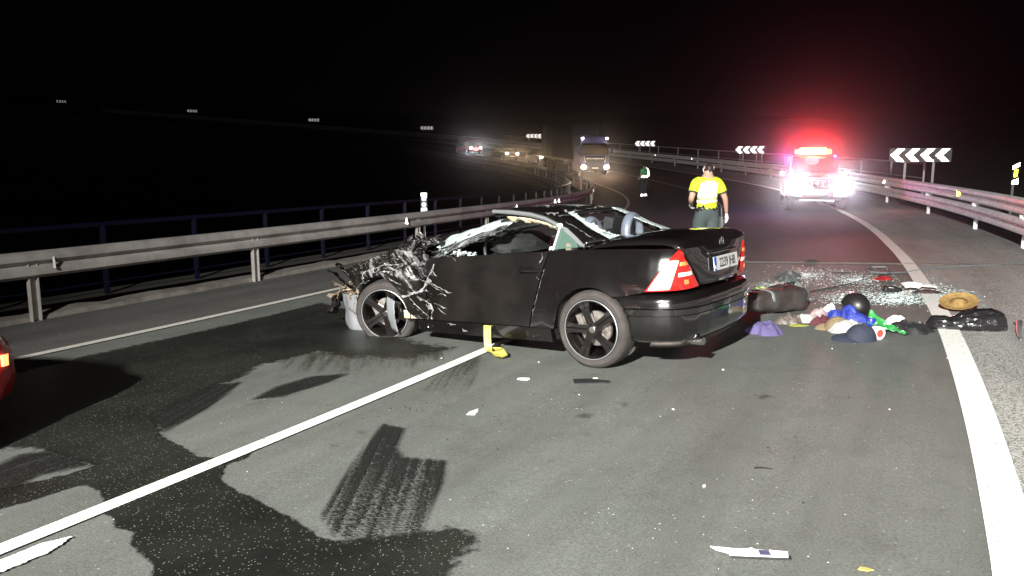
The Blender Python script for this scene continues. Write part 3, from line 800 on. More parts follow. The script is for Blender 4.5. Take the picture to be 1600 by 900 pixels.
def scraped_paint(name, amount=.52, pscale=1.0):
    """black paint scraped to bare metal along creases and in gouges"""
    m = mat(name, (.008, .0075, .007), .33, 0, .5, coat=.4)
    nt = m.node_tree; b = nt.nodes['Principled BSDF']; L = nt.links
    at = nt.nodes.new('ShaderNodeAttribute'); at.attribute_name = 'scrape'
    tc = nt.nodes.new('ShaderNodeTexCoord')
    mp = nt.nodes.new('ShaderNodeMapping'); mp0 = nt.nodes.new('ShaderNodeMapping'); mp0.inputs['Rotation'].default_value = (0, R_(33), 0); mp.inputs['Scale'].default_value = (4 * pscale, 8 * pscale, 46 * pscale)
    L.new(tc.outputs['Object'], mp0.inputs[0]); L.new(mp0.outputs[0], mp.inputs[0])
    n = nt.nodes.new('ShaderNodeTexNoise'); n.inputs['Scale'].default_value = 1; n.inputs['Detail'].default_value = 7; n.inputs['Roughness'].default_value = .62
    L.new(mp.outputs[0], n.inputs[0])
    n3 = nt.nodes.new('ShaderNodeTexNoise'); n3.inputs['Scale'].default_value = 26 * pscale; n3.inputs['Detail'].default_value = 5; n3.inputs['Roughness'].default_value = .7
    L.new(tc.outputs['Object'], n3.inputs[0])
    a = nt.nodes.new('ShaderNodeMath'); a.operation = 'MULTIPLY_ADD'; a.inputs[1].default_value = .75; L.new(n3.outputs[0], a.inputs[0]); L.new(n.outputs[0], a.inputs[2])
    s = nt.nodes.new('ShaderNodeMath'); s.operation = 'ADD'; L.new(a.outputs[0], s.inputs[0]); L.new(at.outputs['Fac'], s.inputs[1])
    mr = nt.nodes.new('ShaderNodeMapRange'); mr.inputs[1].default_value = 1.56 - amount; mr.inputs[2].default_value = 1.86 - amount
    L.new(s.outputs[0], mr.inputs[0])
    cr = nt.nodes.new('ShaderNodeMix'); cr.data_type = 'RGBA'; L.new(mr.outputs[0], cr.inputs[0]); nd = nt.nodes.new('ShaderNodeTexNoise'); nd.inputs['Scale'].default_value = 2.4; nd.inputs['Detail'].default_value = 7; L.new(tc.outputs['Object'], nd.inputs[0]); rd_ = nt.nodes.new('ShaderNodeValToRGB'); rd_.color_ramp.elements[0].position = .4; rd_.color_ramp.elements[1].position = .7; rd_.color_ramp.elements[0].color = (.0034, .0028, .0026, 1); rd_.color_ramp.elements[1].color = (.0105, .0085, .0072, 1); L.new(nd.outputs[0], rd_.inputs[0]); L.new(rd_.outputs[0], cr.inputs[6]); cr.inputs[7].default_value = (.20, .198, .194, 1)
    L.new(cr.outputs[2], b.inputs['Base Color'])
    rr = nt.nodes.new('ShaderNodeMapRange'); rr.inputs[3].default_value = .33; rr.inputs[4].default_value = .55; L.new(mr.outputs[0], rr.inputs[0]); L.new(rr.outputs[0], b.inputs['Roughness'])
    return m
M['scraped'] = scraped_paint('scraped_black_paint')
def add_scrape(o, fn):
    """per-vertex wear: how far the paint is scraped off there"""
    a = o.data.attributes.new('scrape', 'FLOAT', 'POINT')
    a.data.foreach_set('value', [float(fn(v.co)) for v in o.data.vertices])

car = thing('wrecked_car', 'wrecked black two seat coupe with crushed front corner and torn roof', 'car', (1.157, 7.057, 0), (0, .0551, R_(144)))

def _interp(T, x):
    if x <= T[0][0]: return T[0][1]
    for (a, p), (b, q) in zip(T, T[1:]):
        if x <= b:
            t = (x - a) / (b - a); return p + (q - p) * t
    return T[-1][1]
def smooth_interp(T, x, d):
    return (_interp(T, x - d) + 2 * _interp(T, x) + _interp(T, x + d)) / 4
PLAN = [(-.84, .56), (-.76, .70), (-.66, .77), (-.5, .815), (-.25, .842), (0, .852), (.5, .857), (1.6, .857), (2.2, .85), (2.6, .835), (2.9, .79), (3.1, .72), (3.2, .62)]
SECT = [(.15, -.055), (.22, -.03), (.30, -.010), (.42, 0), (.60, 0), (.68, -.004), (.74, -.010), (.82, -.026), (.90, -.048), (.95, -.070), (1.0, -.10), (1.08, -.15)]
AR, AF = (0.0, .318, .352), (2.40, .318, .36)
def W(x, z, lip=True):
    w = smooth_interp(PLAN, x, .08) + smooth_interp(SECT, z, .03)
    if lip:
        for ax_, az, ar in (AR, AF):
            d = math.hypot(x - ax_, z - az) - ar
            if -.02 < d < .12: w += .016 * (1 - max(0, d) / .12) ** 2
    return w
def polyl(pts):
    L = [0]
    for a, b in zip(pts, pts[1:]): L.append(L[-1] + math.dist(a, b))
    def f(t):
        d = t * L[-1]
        for i in range(len(pts) - 1):
            if d <= L[i + 1] + 1e-9:
                k = (d - L[i]) / max(1e-9, L[i + 1] - L[i]); return tuple(p + (q - p) * k for p, q in zip(pts[i], pts[i + 1]))
        return pts[-1]
    return f
def coons(bot, top, left, right):
    """bot, top run left to right; left, right run bottom to top"""
    B, T, Lf, Rt = map(polyl, (bot, top, left, right))
    c00, c10, c01, c11 = B(0), B(1), T(0), T(1)
    def f(u, v):
        b, t, l, r = B(u), T(u), Lf(v), Rt(v)
        return tuple((1 - v) * b[i] + v * t[i] + (1 - u) * l[i] + u * r[i] - ((1 - u) * (1 - v) * c00[i] + u * (1 - v) * c10[i] + (1 - u) * v * c01[i] + u * v * c11[i]) for i in range(len(b)))
    return f
def arc(c, r, a0, a1, n=16):
    return [(c[0] + r * math.cos(R_(a0 + (a1 - a0) * i / n)), c[1] + r * math.sin(R_(a0 + (a1 - a0) * i / n))) for i in range(n + 1)]
def side_panel(name, f, side, m, nu, nv, disp=None, flange=.03, parent=car, sharp=35, inset=0.0):
    mb = MB()
    def fn(u, v):
        x, z = f(u, v)
        p = Vector((x, W(x, z) - inset, z))
        if disp: p = disp(p, u, v)
        return Vector((p.x, p.y * side, p.z))
    mb.grid(fn, nu, nv, flip=(side > 0))
    # turned-in edges
    ring = [(i, 0) for i in range(nu)] + [(nu, j) for j in range(nv)] + [(i, nv) for i in range(nu, 0, -1)] + [(0, j) for j in range(nv, 0, -1)]
    idx = [j * (nu + 1) + i for i, j in ring]
    n = len(idx); base = len(mb.v)
    cx_ = sum(mb.v[i][0] for i in idx) / n; cz_ = sum(mb.v[i][2] for i in idx) / n
    for i in idx:
        x, y, z = mb.v[i]; d = math.hypot(x - cx_, z - cz_) or 1
        mb.v.append((x - (x - cx_) / d * .006, y - side * flange, z - (z - cz_) / d * .006))
    for k in range(n):
        k2 = (k + 1) % n
        q = (idx[k], idx[k2], base + k2, base + k)
        mb.f.append(q[::-1] if side < 0 else q); mb.mi.append(0)
    return mb.build(name, m, parent, sharp=sharp)

DOOR_R = [(.612, .305), (.505, .64), (.415, .955)]
for side in (1, -1):
    # door
    f = coons([(1.76, .292), (1.2, .30), (.618, .305)], [(1.80, .875), (1.5, .893), (.95, .922), (.421, .953)], [(1.76, .292), (1.79, .58), (1.80, .875)], [(.618, .305), (.511, .64), (.421, .953)])
    if side > 0:
        def dd(p, u, v):
            # dents: a long shallow push-in and the crumpled leading edge
            k = math.exp(-(((p.x - 1.30) / .30) ** 2 + ((p.z - .42) / .13) ** 2)) * .014 + math.exp(-(((p.x - .95) / .22) ** 2 + ((p.z - .78) / .06) ** 2)) * .008
            e = max(0, (p.x - 1.45) / .33)
            p.y -= k + e * .02 + e * .035 * nz(p, 7, 3)
            p.x += e * .015 * nz(p, 9, 5)
            return p
        dr = side_panel('door', f, side, M['scraped'], 60, 36, dd)
        def scr(c):
            e = max(0, min(1, (c.x - 1.42) / .36))
            r = max(0, ridge(c, 6, 2)) ** 4
            return -.26 + .30 * e + .10 * r * e + .12 * math.exp(-(((c.x - .55) / .03) ** 2 + ((c.z - .74) / .10) ** 2))
        add_scrape(dr, scr)
        dr['label'] = 'dented left door scraped at its front edge'
    else:
        dr = side_panel('door', f, side, M['paint'], 30, 16)
    # handle with its recess
    x0, z0 = .60, .79
    hb = MB()
    hb.tube([(x0 + .10, side * (W(x0 + .1, z0) + .004), z0), (x0 + .08, side * (W(x0, z0) + .028), z0 + .002), (x0, side * (W(x0, z0) + .032), z0 + .004), (x0 - .08, side * (W(x0, z0) + .028), z0 + .004), (x0 - .10, side * (W(x0, z0) + .004), z0 + .004)], [.012, .015, .016, .016, .013], 10)
    hb.build('handle', M['gloss'], dr)
    rb_ = MB(); rb_.lathe([(0, .0), (.055, .001), (.06, .0045), (.066, .0)], 24, 'y')
    o = rb_.build('handle_recess', M['gloss'], dr); o.location = (x0 + .02, side * (W(x0, z0) - .001), z0 - .004); o.scale = (1.5, side, .75)
    lk = MB(); lk.lathe([(0, .012), (.016, .012), (.018, 0)], 16, 'y'); o = lk.build('lock', M['chrome'], dr); o.location = (x0 - .12, side * (W(x0 - .12, z0) - .001), z0 + .004); o.scale = (1, side, 1)
    # quarter panel behind the door, round the wheel arch to the lamp
    f = coons([(.606, .303), (.42, .30)] + arc(AR, .352, -3, 126, 20)[0:] + [(-.30, .606), (-.474, .642)], [(.411, .957), (.1, .968), (-.35, .976), (-.700, .972)], [(.606, .303), (.499, .64), (.411, .957)], [(-.474, .642), (-.59, .81), (-.700, .972)])
    side_panel('quarter_panel', f, side, M['paint'], 64, 26, flange=.035)
    # sill
    f = coons([(1.93, .165), (1.2, .17), (.40, .18)], [(1.93, .286), (1.2, .294), (.395, .297)], [(1.93, .165), (1.93, .286)], [(.40, .18), (.395, .297)])
    sl = side_panel('sill', f, side, M['paint'], 30, 5, flange=.05, inset=.004)
    for xx in (.56, 1.78):
        jc = MB(); jc.lathe([(0, .004), (.026, .004), (.030, .002), (.034, .005), (.036, 0)], 20, 'y'); o = jc.build('jack_cover', M['gloss'], sl); o.location = (xx, side * (W(xx, .23) - .004), .232); o.scale = (1, side, 1)

# front fenders: left crushed, right dented
FT = [(1.80, .90), (1.98, .955), (2.15, .945), (2.45, .875), (2.75, .80), (3.02, .70)]
f = coons([(1.765, .292), (1.95, .30)] + arc(AF, .37, 183, 30, 18)[1:], FT, [(1.765, .292), (1.80, .60), (1.80, .90)], [(2.72, .503), (2.90, .62), (3.02, .70)])
def crush(p, u, v):
    e = min(1, max(.15, (p.z - .30) / .35)) * min(1, .35 + (p.x - 1.76) * 1.6)
    q = Vector((p.x, p.z, 1.7)) * .8
    a = noise.noise(q * 3.2 + Vector((3, 1, 0))); b2 = 1 - 2 * abs(noise.noise(q * 3.6 + Vector((9, 4, 0)))); c = noise.noise(q * 9 + Vector((1, 8, 0))); k = 1 - 2 * abs(noise.noise(Vector((p.x * 3.4 - p.z * 4.2, (p.x + p.z) * 1.1, 5))))
    p.y += (-.07 + .05 * a + .055 * b2 + .010 * c + .050 * k) * e
    p.x += .03 * noise.noise(q * 6 + Vector((0, 0, 9))) * e
    p.z += (.035 * noise.noise(q * 5 + Vector((5, 5, 0))) + .02 * c) * e * min(1, v * 2)
    return p
o = side_panel('front_fender', f, 1, M['scraped'], 70, 40, crush, flange=.04, sharp=18)
o['label'] = 'crushed left front fender scraped to bare metal'
def sf(c):
    q = Vector((c.x, c.z, 1.7)) * .8
    k = 1 - 2 * abs(noise.noise(Vector((c.x * 3.4 - c.z * 4.2, (c.x + c.z) * 1.1, 5)))); b2 = 1 - 2 * abs(noise.noise(q * 3.6 + Vector((9, 4, 0))))
    return -.10 + .20 * max(0, k) ** 6 + .22 * max(0, b2) ** 8 + .30 * max(0, (c.z - .6) / .3) - .10 * max(0, (c.x - 2.6) / .4)
add_scrape(o, sf)
f = coons([(1.765, .292), (1.95, .30)] + arc(AF, .37, 183, 30, 18)[1:], FT, [(1.765, .292), (1.80, .60), (1.80, .90)], [(2.72, .503), (2.90, .62), (3.02, .70)])
side_panel('front_fender', f, -1, M['paint'], 40, 20)

# torn and folded flaps of sheet metal along the fender top and screen base
random.seed(21)
fl = MB()
def flap(c, d, w, l, seed, nu=10, nv=6):
    c = Vector(c); d = Vector(d).normalized(); s_ = d.cross(Vector((.2, .9, .3))).normalized(); up = s_.cross(d)
    def fn(u, v):
        p = c + d * (l * (u - .5)) + s_ * (w * (v - .5) * (1 - .5 * u))
        k = Vector((u * 2.6 + seed, v * 2.2, seed * 2.1))
        return p + up * (.05 * noise.noise(k) + .03 * (1 - 2 * abs(noise.noise(k * 1.2)))) + s_ * .02 * noise.noise(k * 2.3)
    fl.grid(fn, nu, nv)
for c, d, w, l in [((2.06, .70, .975), (-.5, -.1, .35), .16, .34), ((1.92, .74, .93), (-.8, .1, .35), .14, .36), ((2.20, .72, .93), (1, .1, -.1), .14, .34), ((1.86, .80, .83), (.2, .1, 1), .12, .26), ((2.05, .80, .80), (.9, .2, -.6), .12, .36), ((2.32, .77, .86), (1, .1, -.3), .10, .3), ((1.98, .60, .985), (-.9, -.3, .3), .15, .34), ((1.80, .815, .60), (.5, .1, -1), .06, .4), ((2.0, .83, .66), (1, .1, -.35), .06, .34), ((2.5, .76, .80), (1, -.1, -.3), .08, .3), ((1.88, .76, .98), (-.5, -.4, .8), .10, .2), ((2.12, .66, 1.0), (.2, -.5, .8), .10, .16)]:
    fl.grid and flap(c, d, w, l, random.uniform(0, 50))
o = fl.build('torn_sheet_metal', M['scraped'], car, sharp=14, fix=False, solid=.003)
add_scrape(o, lambda c: .06 + .22 * max(0, ridge(c, 7, 4)) ** 4)

# hood, buckled
def hood(u, v):
    x = 1.93 + 1.15 * u; y = -.70 + 1.40 * v
    z = _interp([(1.93, .945), (2.2, .925), (2.6, .86), (2.9, .775), (3.08, .68)], x) - .05 * (2 * v - 1) ** 2
    e = max(0, (y + .1) / .8)
    q = Vector((x * 3.2, y * 3.2, 1.3))
    z += .03 * noise.noise(q) + e * (.07 * noise.noise(q * 1.7) + .05 * (1 - 2 * abs(noise.noise(q * 2.1)))) + .05 * math.exp(-((x - 2.15) / .12) ** 2) * e
    return Vector((x - .05 * e * (1 - u), y - .04 * e * noise.noise(q * 2), z))
mb = MB().grid(hood, 40, 36)
o = mb.build('hood', M['scraped'], car, sharp=20, fix=False, solid=.012)
add_scrape(o, lambda c: -.26 + .32 * max(0, (c.y - .15) / .5) + .1 * max(0, ridge(c, 6, 1)) ** 3)
o['label'] = 'buckled hood torn along its left edge'

# trunk lid: popped up, top and rear face in one sheet
LP = [(.14, 1.005, .60), (0, 1.035, .655), (-.2, 1.055, .68), (-.45, 1.064, .69), (-.62, 1.062, .692), (-.70, 1.050, .692), (-.745, 1.025, .69), (-.765, .985, .672), (-.775, .93, .63), (-.788, .84, .54), (-.798, .74, .45), (-.80, .69, .415), (-.792, .668, .40)]
def lidf(u, v):
    k = u * (len(LP) - 1); i = min(len(LP) - 2, int(k)); t = k - i
    x, z, hw = (a + (b - a) * t for a, b in zip(LP[i], LP[i + 1]))
    s_ = 2 * v - 1
    face = max(0, min(1, (k - 5.5) / 2.5))
    bx = .055 * abs(s_) ** 2.4 * (.45 + .55 * face) * (1 if k > 4 else k / 4)
    zz = z - (1 - face) * .035 * s_ * s_ - .03 * (1 - face) * max(0, abs(s_) - .93) / .07
    return Vector((x + bx, hw * s_, zz + .004 * noise.noise(Vector((x * 3, s_ * 3, 0)))))
lid = MB().grid(lidf, 60, 40).build('trunk_lid', M['paint'], car, sharp=45, fix=False, solid=.018)
# third brake lamp, chrome strip above the plate, badge
def on_lid(y, z):
    best = None
    for i in range(400):
        k = .45 + .55 * i / 400
        for j in (0,):
            pass
    lo = [(x, zz, hw) for x, zz, hw in LP if zz <= 1.05]
    xx = _interp(sorted([(zz, x) for x, zz, hw in LP[6:]]), z); hw = _interp(sorted([(zz, h) for x, zz, h in LP[6:]]), z)
    return xx + .055 * abs(y / hw) ** 2.4 * .9
br = MB().grid(lambda u, v: lidf(.455 + .035 * v, .36 + .28 * u) + Vector((-.004, 0, .006)), 10, 3).build('brake_lamp', M['red_lens'], lid, fix=False, solid=.008)
mb = MB(); mb.tube([(on_lid(y, .905) - .016, y, .905) for y in [-.30 + .06 * i for i in range(11)]], .011, 8, flat=.8)
mb.build('handle_strip', M['gloss'], lid)
mb = MB(); n_ = 28
mb.tube([(-.781 - .004, .043 * math.cos(2 * math.pi * i / n_), .975 + .043 * math.sin(2 * math.pi * i / n_)) for i in range(n_ + 1)], .0045, 6)
for k in range(3):
    a = R_(90 + 120 * k)
    mb.tube([(-.785, 0, .975), (-.784, .042 * math.cos(a), .975 + .042 * math.sin(a))], [.008, .003], 6)
mb.build('badge', M['chrome'], lid)
# plate
pl = empty('number_plate', (-.822, 0.0, .815), (0, R_(5), 0), car)
mb = MB(); mb.box((0, 0, 0), (.006, .52, .112)); mb.build('plate', M['plate'], pl, smooth=False)
mb = MB(); mb.box((-.0045, .238, 0), (.003, .044, .108)); mb.build('blue_band', M['plate_blue'], pl, smooth=False)
def text_mesh(txt, size, m, parent, loc, rot, name='lettering', ext=.001, sx=1.0, align='CENTER'):
    cu = bpy.data.curves.new(name, 'FONT'); cu.body = txt; cu.size = size; cu.extrude = ext; cu.align_x = align; cu.align_y = 'CENTER'; cu.offset = 0
    tmp = bpy.data.objects.new(name, cu); COL.objects.link(tmp)
    dg = bpy.context.evaluated_depsgraph_get()
    me = bpy.data.meshes.new_from_object(tmp.evaluated_get(dg)); me.name = name
    bpy.data.objects.remove(tmp); me.materials.clear(); me.materials.append(m)
    o = bpy.data.objects.new(name, me); COL.objects.link(o); o.parent = parent; o.location = loc; o.rotation_euler = rot; o.scale = (sx, 1, 1)
    return o
text_mesh('2239 JHB', .108, M['ink'], pl, (-.0052, -.022, -.002), (R_(90), 0, R_(-90)), sx=.84)
text_mesh('E', .04, M['white_metal'], pl, (-.0072, .238, -.03), (R_(90), 0, R_(-90)))

# rear bumper
BP = [(-.30, .846), (-.45, .828), (-.58, .80), (-.68, .755), (-.755, .68), (-.80, .56), (-.828, .36), (-.84, 0)]
BZ = [(.235, -.07), (.25, -.045), (.275, -.02), (.31, -.004), (.40, .004), (.452, .006), (.456, -.004), (.462, -.004), (.466, .012), (.505, .013), (.509, -.002), (.515, .004), (.56, .004), (.592, -.004), (.612, -.022), (.622, -.05), (.632, -.085)]
full = BP + [(x, -y) for x, y in BP[::-1][1:]]
def bumper(u, v):
    pf = polyl(full); x, y = pf(u)
    x2, y2 = pf(min(1, u + .01)); x1, y1 = pf(max(0, u - .01))
    t = Vector((x2 - x1, y2 - y1)).normalized(); nrm = Vector((t.y, -t.x))      # outward
    if nrm.dot(Vector((x + .2, y))) < 0: nrm = -nrm
    z, off = BZ[round(v * (len(BZ) - 1))]
    e = min(u, 1 - u)
    if e < .12:     # the ends follow the wheel arch
        xa = -math.sqrt(max(.0, .356 ** 2 - (z - .318) ** 2)) if abs(z - .318) < .356 else 0
        k = (1 - e / .12)
        x = x + (xa - (-.30)) * k
    return Vector((x + nrm.x * off, y + nrm.y * off, z))
bmp = MB().grid(bumper, 72, len(BZ) - 1).build('rear_bumper', M['paint'], car, sharp=28, fix=True, solid=.006)
# valance below, exhaust
mb = MB().grid(lambda u, v: Vector((bumper(.08 + .84 * u, 0).x + .05 * v, bumper(.08 + .84 * u, 0).y * (1 - .1 * v), .237 - .05 * v)), 40, 2)
mb.build('rear_valance', mat('dusty_underside', (.07, .058, .05), .8, var=(.03, .026, .024), var_scale=9), car, fix=False, solid=.01)
mb = MB(); mb.tube([(-.45, .46, .225), (-.70, .46, .222), (-.81, .46, .218)], [.04, .042, .042], 16, cap=False, flat=.85); mb.tube([(-.81, .46, .218), (-.66, .46, .222)], [.037, .036], 16, flat=.85)
mb.build('exhaust', M['chrome'], car)

# tail lamps: wrap round the corner
def lampf(side):
    A = polyl([(-.478, .648), (-.59, .81), (-.702, .968)])
    B = polyl([(-.80, .435, .66), (-.785, .555, .82), (-.760, .672, .962)])
    def fn(u, v):
        ax_, az = A(v); a = Vector((ax_, W(ax_, az) + .004, az)); b = Vector(B(v)); b.x -= -.035
        c = Vector((min(a.x, b.x) - .012, a.y - .02 + (b.y - a.y) * .12, (a.z + b.z) / 2))
        p = a * (1 - u) ** 2 + c * 2 * u * (1 - u) + b * u * u
        p.x -= .01 * math.sin(math.pi * u) ; p.y *= side
        return p
    return fn
for side in (1, -1):
    fn = lampf(side)
    tl = MB().grid(lambda u, v: fn(u, v), 30, 20, flip=(side < 0)).build('tail_lamp', M['red_lens'], car, fix=True)
    def seg(name, m, u0, u1, v0, v1, lift=.004, skew=0.0):
        def g(u, v):
            vv = v0 + (v1 - v0) * v
            uu = u0 + (u1 - u0) * u + skew * vv * (1 if u > .5 else 0)
            p = fn(min(1, max(0, uu)), vv); d = Vector((-.6, side * .8, 0)); return p + d * lift
        return MB().grid(g, 12, 8).build(name, m, tl, fix=True, solid=.003)
    seg('clear_lens', M['clear_lens'], .02, .34, .03, .74, skew=.05)
    seg('clear_lens', M['clear_lens'], .46, .98, .33, .43)
    seg('amber_lens', M['amber_lens'], .44, .98, .60, .70)
    seg('reversing_lens', M['amber_lens'], .62, .74, .12, .24, .005)

# wheels
def tyre_mb(flat=False):
    mb = MB()
    prof = [(.236, -.10), (.248, -.112), (.29, -.115), (.306, -.10), (.315, -.075), (.317, -.03), (.311, -.028), (.311, -.022), (.317, -.02), (.317, .02), (.311, .022), (.311, .028), (.317, .03), (.315, .075), (.306, .10), (.288, .116), (.284, .1185), (.276, .1185), (.272, .116), (.252, .1155), (.248, .112), (.236, .10)]
    mb.lathe(prof, 64, 'y')
    if flat:
        z0 = -.222
        nv = []
        for x, y, z in mb.v:
            if z < z0:
                k = (z0 - z); nv.append((x * (1 + k * 1.1), y * (1 + k * 3.2) + .01, z0 + (z - z0) * .02))
            else: nv.append((x, y, z))
        mb.v = nv
    return mb
def rim_mb():
    mb = MB()
    mb.lathe([(.21, -.09), (.22, -.095), (.234, -.10), (.240, -.105)], 48, 'y')
    mb.lathe([(.240, .110), (.243, .116), (.234, .119), (.226, .110), (.216, .085), (.210, .0), (.207, -.09)], 64, 'y')
    for k in range(5):
        a = R_(72 * k + 62)
        ca, sa = math.cos(a), math.sin(a)
        # tapered spoke with a groove
        for sgn in (-1, 1):
            vs = []
            for r, w0, w1, y, d in ((.038, .0, .036, .094, .03), (.10, .001, .032, .106, .03), (.17, .001, .036, .113, .028), (.232, .002, .056, .117, .02)):
                for wv, yy in ((w0, y - d), (w0, y - .006), (w0 + .006, y), (w1, y), (w1, y - d)):
                    tx, tz = -sa * wv * sgn, ca * wv * sgn
                    vs.append((r * ca + tx, yy, r * sa + tz))
            fs = [(j * 5 + i, j * 5 + (i + 1) % 5, (j + 1) * 5 + (i + 1) % 5, (j + 1) * 5 + i) for j in range(3) for i in range(5)]
            mb.add(vs, fs)
    mb.lathe([(0, .095), (.05, .094), (.062, .088), (.066, .06)], 32, 'y')
    for k in range(5):
        a = R_(72 * k + 26); mb.lathe([(0, .098), (.009, .098), (.011, .088)], 8, 'y', c=(.047 * math.cos(a), 0, .047 * math.sin(a)))
    return mb
T_ = tyre_mb(); Rm_ = rim_mb()
disc = MB().lathe([(.05, .035), (.062, .04), (.065, .03), (.14, .03), (.142, .018), (.142, .005), (.05, .005)], 48, 'y')
cap = MB().lathe([(0, .100), (.024, .100), (.030, .096), (.031, .09)], 24, 'y')
cal = MB().box((.115, .035, .05), (.05, .07, .13), (0, .4, 0))
def wheel(loc, side, steer=0, camber=0, flat=False, spin=0):
    w = empty('wheel', loc, (camber, 0, steer), car)
    lip = MB().lathe([(.238, .112), (.2425, .1175), (.238, .1195), (.233, .118)], 64, 'y')
    parts = [(lip, 'rim_lip', M['silver_trim']), ((tyre_mb(True) if flat else T_), 'tyre', M['rubber']), (Rm_, 'rim', M['rim']), (disc, 'brake_disc', M['disc']), (cap, 'hub_cap', M['chrome']), (cal, 'brake_caliper', M['disc'])]
    for mb, nm, m in parts:
        o = mb.build(nm, m, w, sharp=30)
        o.scale = (1.03, side, 1.03)
        if nm == 'rim': o.rotation_euler = (0, spin, 0)
    return w
wheel((0, .735, .318), 1, spin=R_(-12)); wheel((0, -.735, .318), -1)
wf = wheel((2.40, .745, .325), 1, steer=R_(20), camber=R_(-5), flat=True, spin=R_(20)); wf['label'] = 'left front wheel turned outward on a flat tyre'
wheel((2.40, -.735, .44), -1, steer=R_(20))

# wheel wells, floor pan, cabin tub
for ax_, az, ar in (AR, AF):
    for side in (1, -1):
        mb = MB()
        mb.grid(lambda u, v: Vector((ax_ + (ar + .012) * math.cos(R_(-10 + 200 * u)), side * (.84 - .40 * v), az + (ar + .012) * math.sin(R_(-10 + 200 * u)))), 20, 1)
        mb.grid(lambda u, v: Vector((ax_ + ar * v * math.cos(R_(-10 + 200 * u)), side * .46, az + ar * v * math.sin(R_(-10 + 200 * u)))), 20, 1)
        mb.build('wheel_well', M['black_plastic'], car, fix=False)
mb = MB()
mb.box((1.2, 0, .205), (1.55, 1.55, .05)); mb.box((-.55, 0, .40), (.36, 1.30, .33)); mb.box((0, 0, .45), (.70, .9, .3)); mb.box((2.45, 0, .52), (1.0, .9, .42))
mb.box((-.28, 0, .90), (.84, 1.36, .06)); mb.box((1.9, 0, .60), (.12, 1.5, .55))
mb.build('floor_pan', M['cabin'], car, smooth=False)
mb = MB()
mb.grid(lambda u, v: Vector((.40 + 1.45 * u, -.76, .25 + .66 * v)), 4, 2)             # inner face of the far door
mb.build('door_lining', M['cabin'], car, fix=False, solid=.02)
mb = MB(); mb.box((.30, 0, .66), (.05, 1.48, .72), (0, R_(-8), 0)); mb.box((.20, 0, 1.0), (.22, 1.36, .03))
mb.build('rear_bulkhead', M['beige'], car, smooth=False)
# side gutter under the popped lid
mb = MB()
for side in (1, -1):
    mb.grid(lambda u, v: Vector((.40 - 1.12 * u, side * (W(.40 - 1.12 * u, .965) - .012 - .16 * v), .958 + .012 * u - .01 * v)), 20, 2)
mb.build('lid_gutter', M['black_plastic'], car, fix=False, solid=.02)
# dashboard, wheel, seats, hoops
mb = MB()
mb.grid(lambda u, v: Vector((1.82 - .42 * math.sin(v * 1.6) , -.70 + 1.40 * u, .93 - .36 * (1 - math.cos(v * 1.7)) + .03 * noise.noise(Vector((u * 6, v * 3, 0))))), 20, 10)
mb.build('dashboard', M['cabin'], car, fix=False, solid=.02)
sw = MB(); c0 = Vector((1.30, .34, .865)); ex = Vector((0, 1, 0)); ez = Vector((.35, 0, .94)).normalized()
sw.tube([c0 + (ex * math.cos(a) + ez * math.sin(a)) * .185 for a in [2 * math.pi * i / 32 for i in range(33)]], .016, 8)
for a in (0, 180, 270): sw.tube([c0, c0 + (ex * math.cos(R_(a)) + ez * math.sin(R_(a))) * .18], [.03, .014], 8)
sw.tube([c0, c0 + Vector((.3, 0, -.14))], .03, 8)
sw.build('steering_wheel', M['seat'], car)
def seat(y):
    mb = MB()
    def back(u, v):
        a = 2 * math.pi * u
        w = .25 * (1 - .25 * max(0, v - .6)); d = .075
        z = .42 + .66 * v
        return Vector((.60 - .16 * v + d * math.copysign(abs(math.cos(a)) ** .6, math.cos(a)), y + w * math.copysign(abs(math.sin(a)) ** .6, math.sin(a)), z))
    mb.grid(back, 24, 10, closed_u=True)
    mb.add([back(i / 24, 1) for i in range(24)], [tuple(range(24))])
    mb.box((.92, y, .40), (.56, .50, .16)); mb.box((.42, y, 1.10), (.10, .26, .17), (0, -.2, 0))
    return mb.build('seat', M['seat'], car, bevel=0)
seat(.36); seat(-.36)
for y in (.37, -.40):
    mb = MB(); pth = [(.25, y + .135 * math.cos(R_(a)), 1.02 + .17 * math.sin(R_(a))) for a in range(0, 181, 15)]
    pth = [(.25, y + .14, .95)] + pth + [(.25, y - .14, .95)]
    mb.tube(pth, .036, 10, flat=1.35); mb.build('roll_hoop', M['hoop'], car)

# roof panel
def rooff(u, v):
    x = .40 + .80 * u; s_ = 2 * v - 1
    hw = .545 - .02 * u
    z = _interp([(.40, 1.275), (.6, 1.302), (.9, 1.318), (1.2, 1.312)], x) - .035 * s_ ** 2 + .006 * noise.noise(Vector((x * 4, s_ * 3, 2)))
    return Vector((x + (.03 * nz((x, s_, 0), 3, 2) if u > .95 else 0), hw * s_, z))
rfp = MB().grid(rooff, 30, 24).build('roof', M['scraped'], car, sharp=40, fix=False, solid=.035)
add_scrape(rfp, lambda c: -.16 + .36 * math.exp(-((c.x - .52) / .12) ** 2) * max(0, noise.noise(Vector((c.x * 2, c.y * 4, 0))) + .4) + .2 * max(0, (c.x - 1.12) / .08))
rails = MB()
rails.tube([(1.17, .55, 1.292), (.95, .575, 1.282), (.72, .60, 1.258), (.55, .625, 1.222), (.40, .655, 1.165), (.25, .70, 1.085), (.12, .74, .995)], [.022, .026, .026, .024, .022, .020, .016], 8, flat=.8)
rails.build('roof_rail', M['silver_trim'], car)
rails2 = MB(); rails2.tube([(1.17, -.55, 1.292), (.95, -.575, 1.282), (.72, -.60, 1.258), (.55, -.625, 1.222), (.40, -.655, 1.165), (.25, -.70, 1.085), (.12, -.74, .995)], [.022, .026, .026, .024, .022, .020, .016], 8, flat=.8)
rails2.build('roof_rail', M['silver_trim'], car)
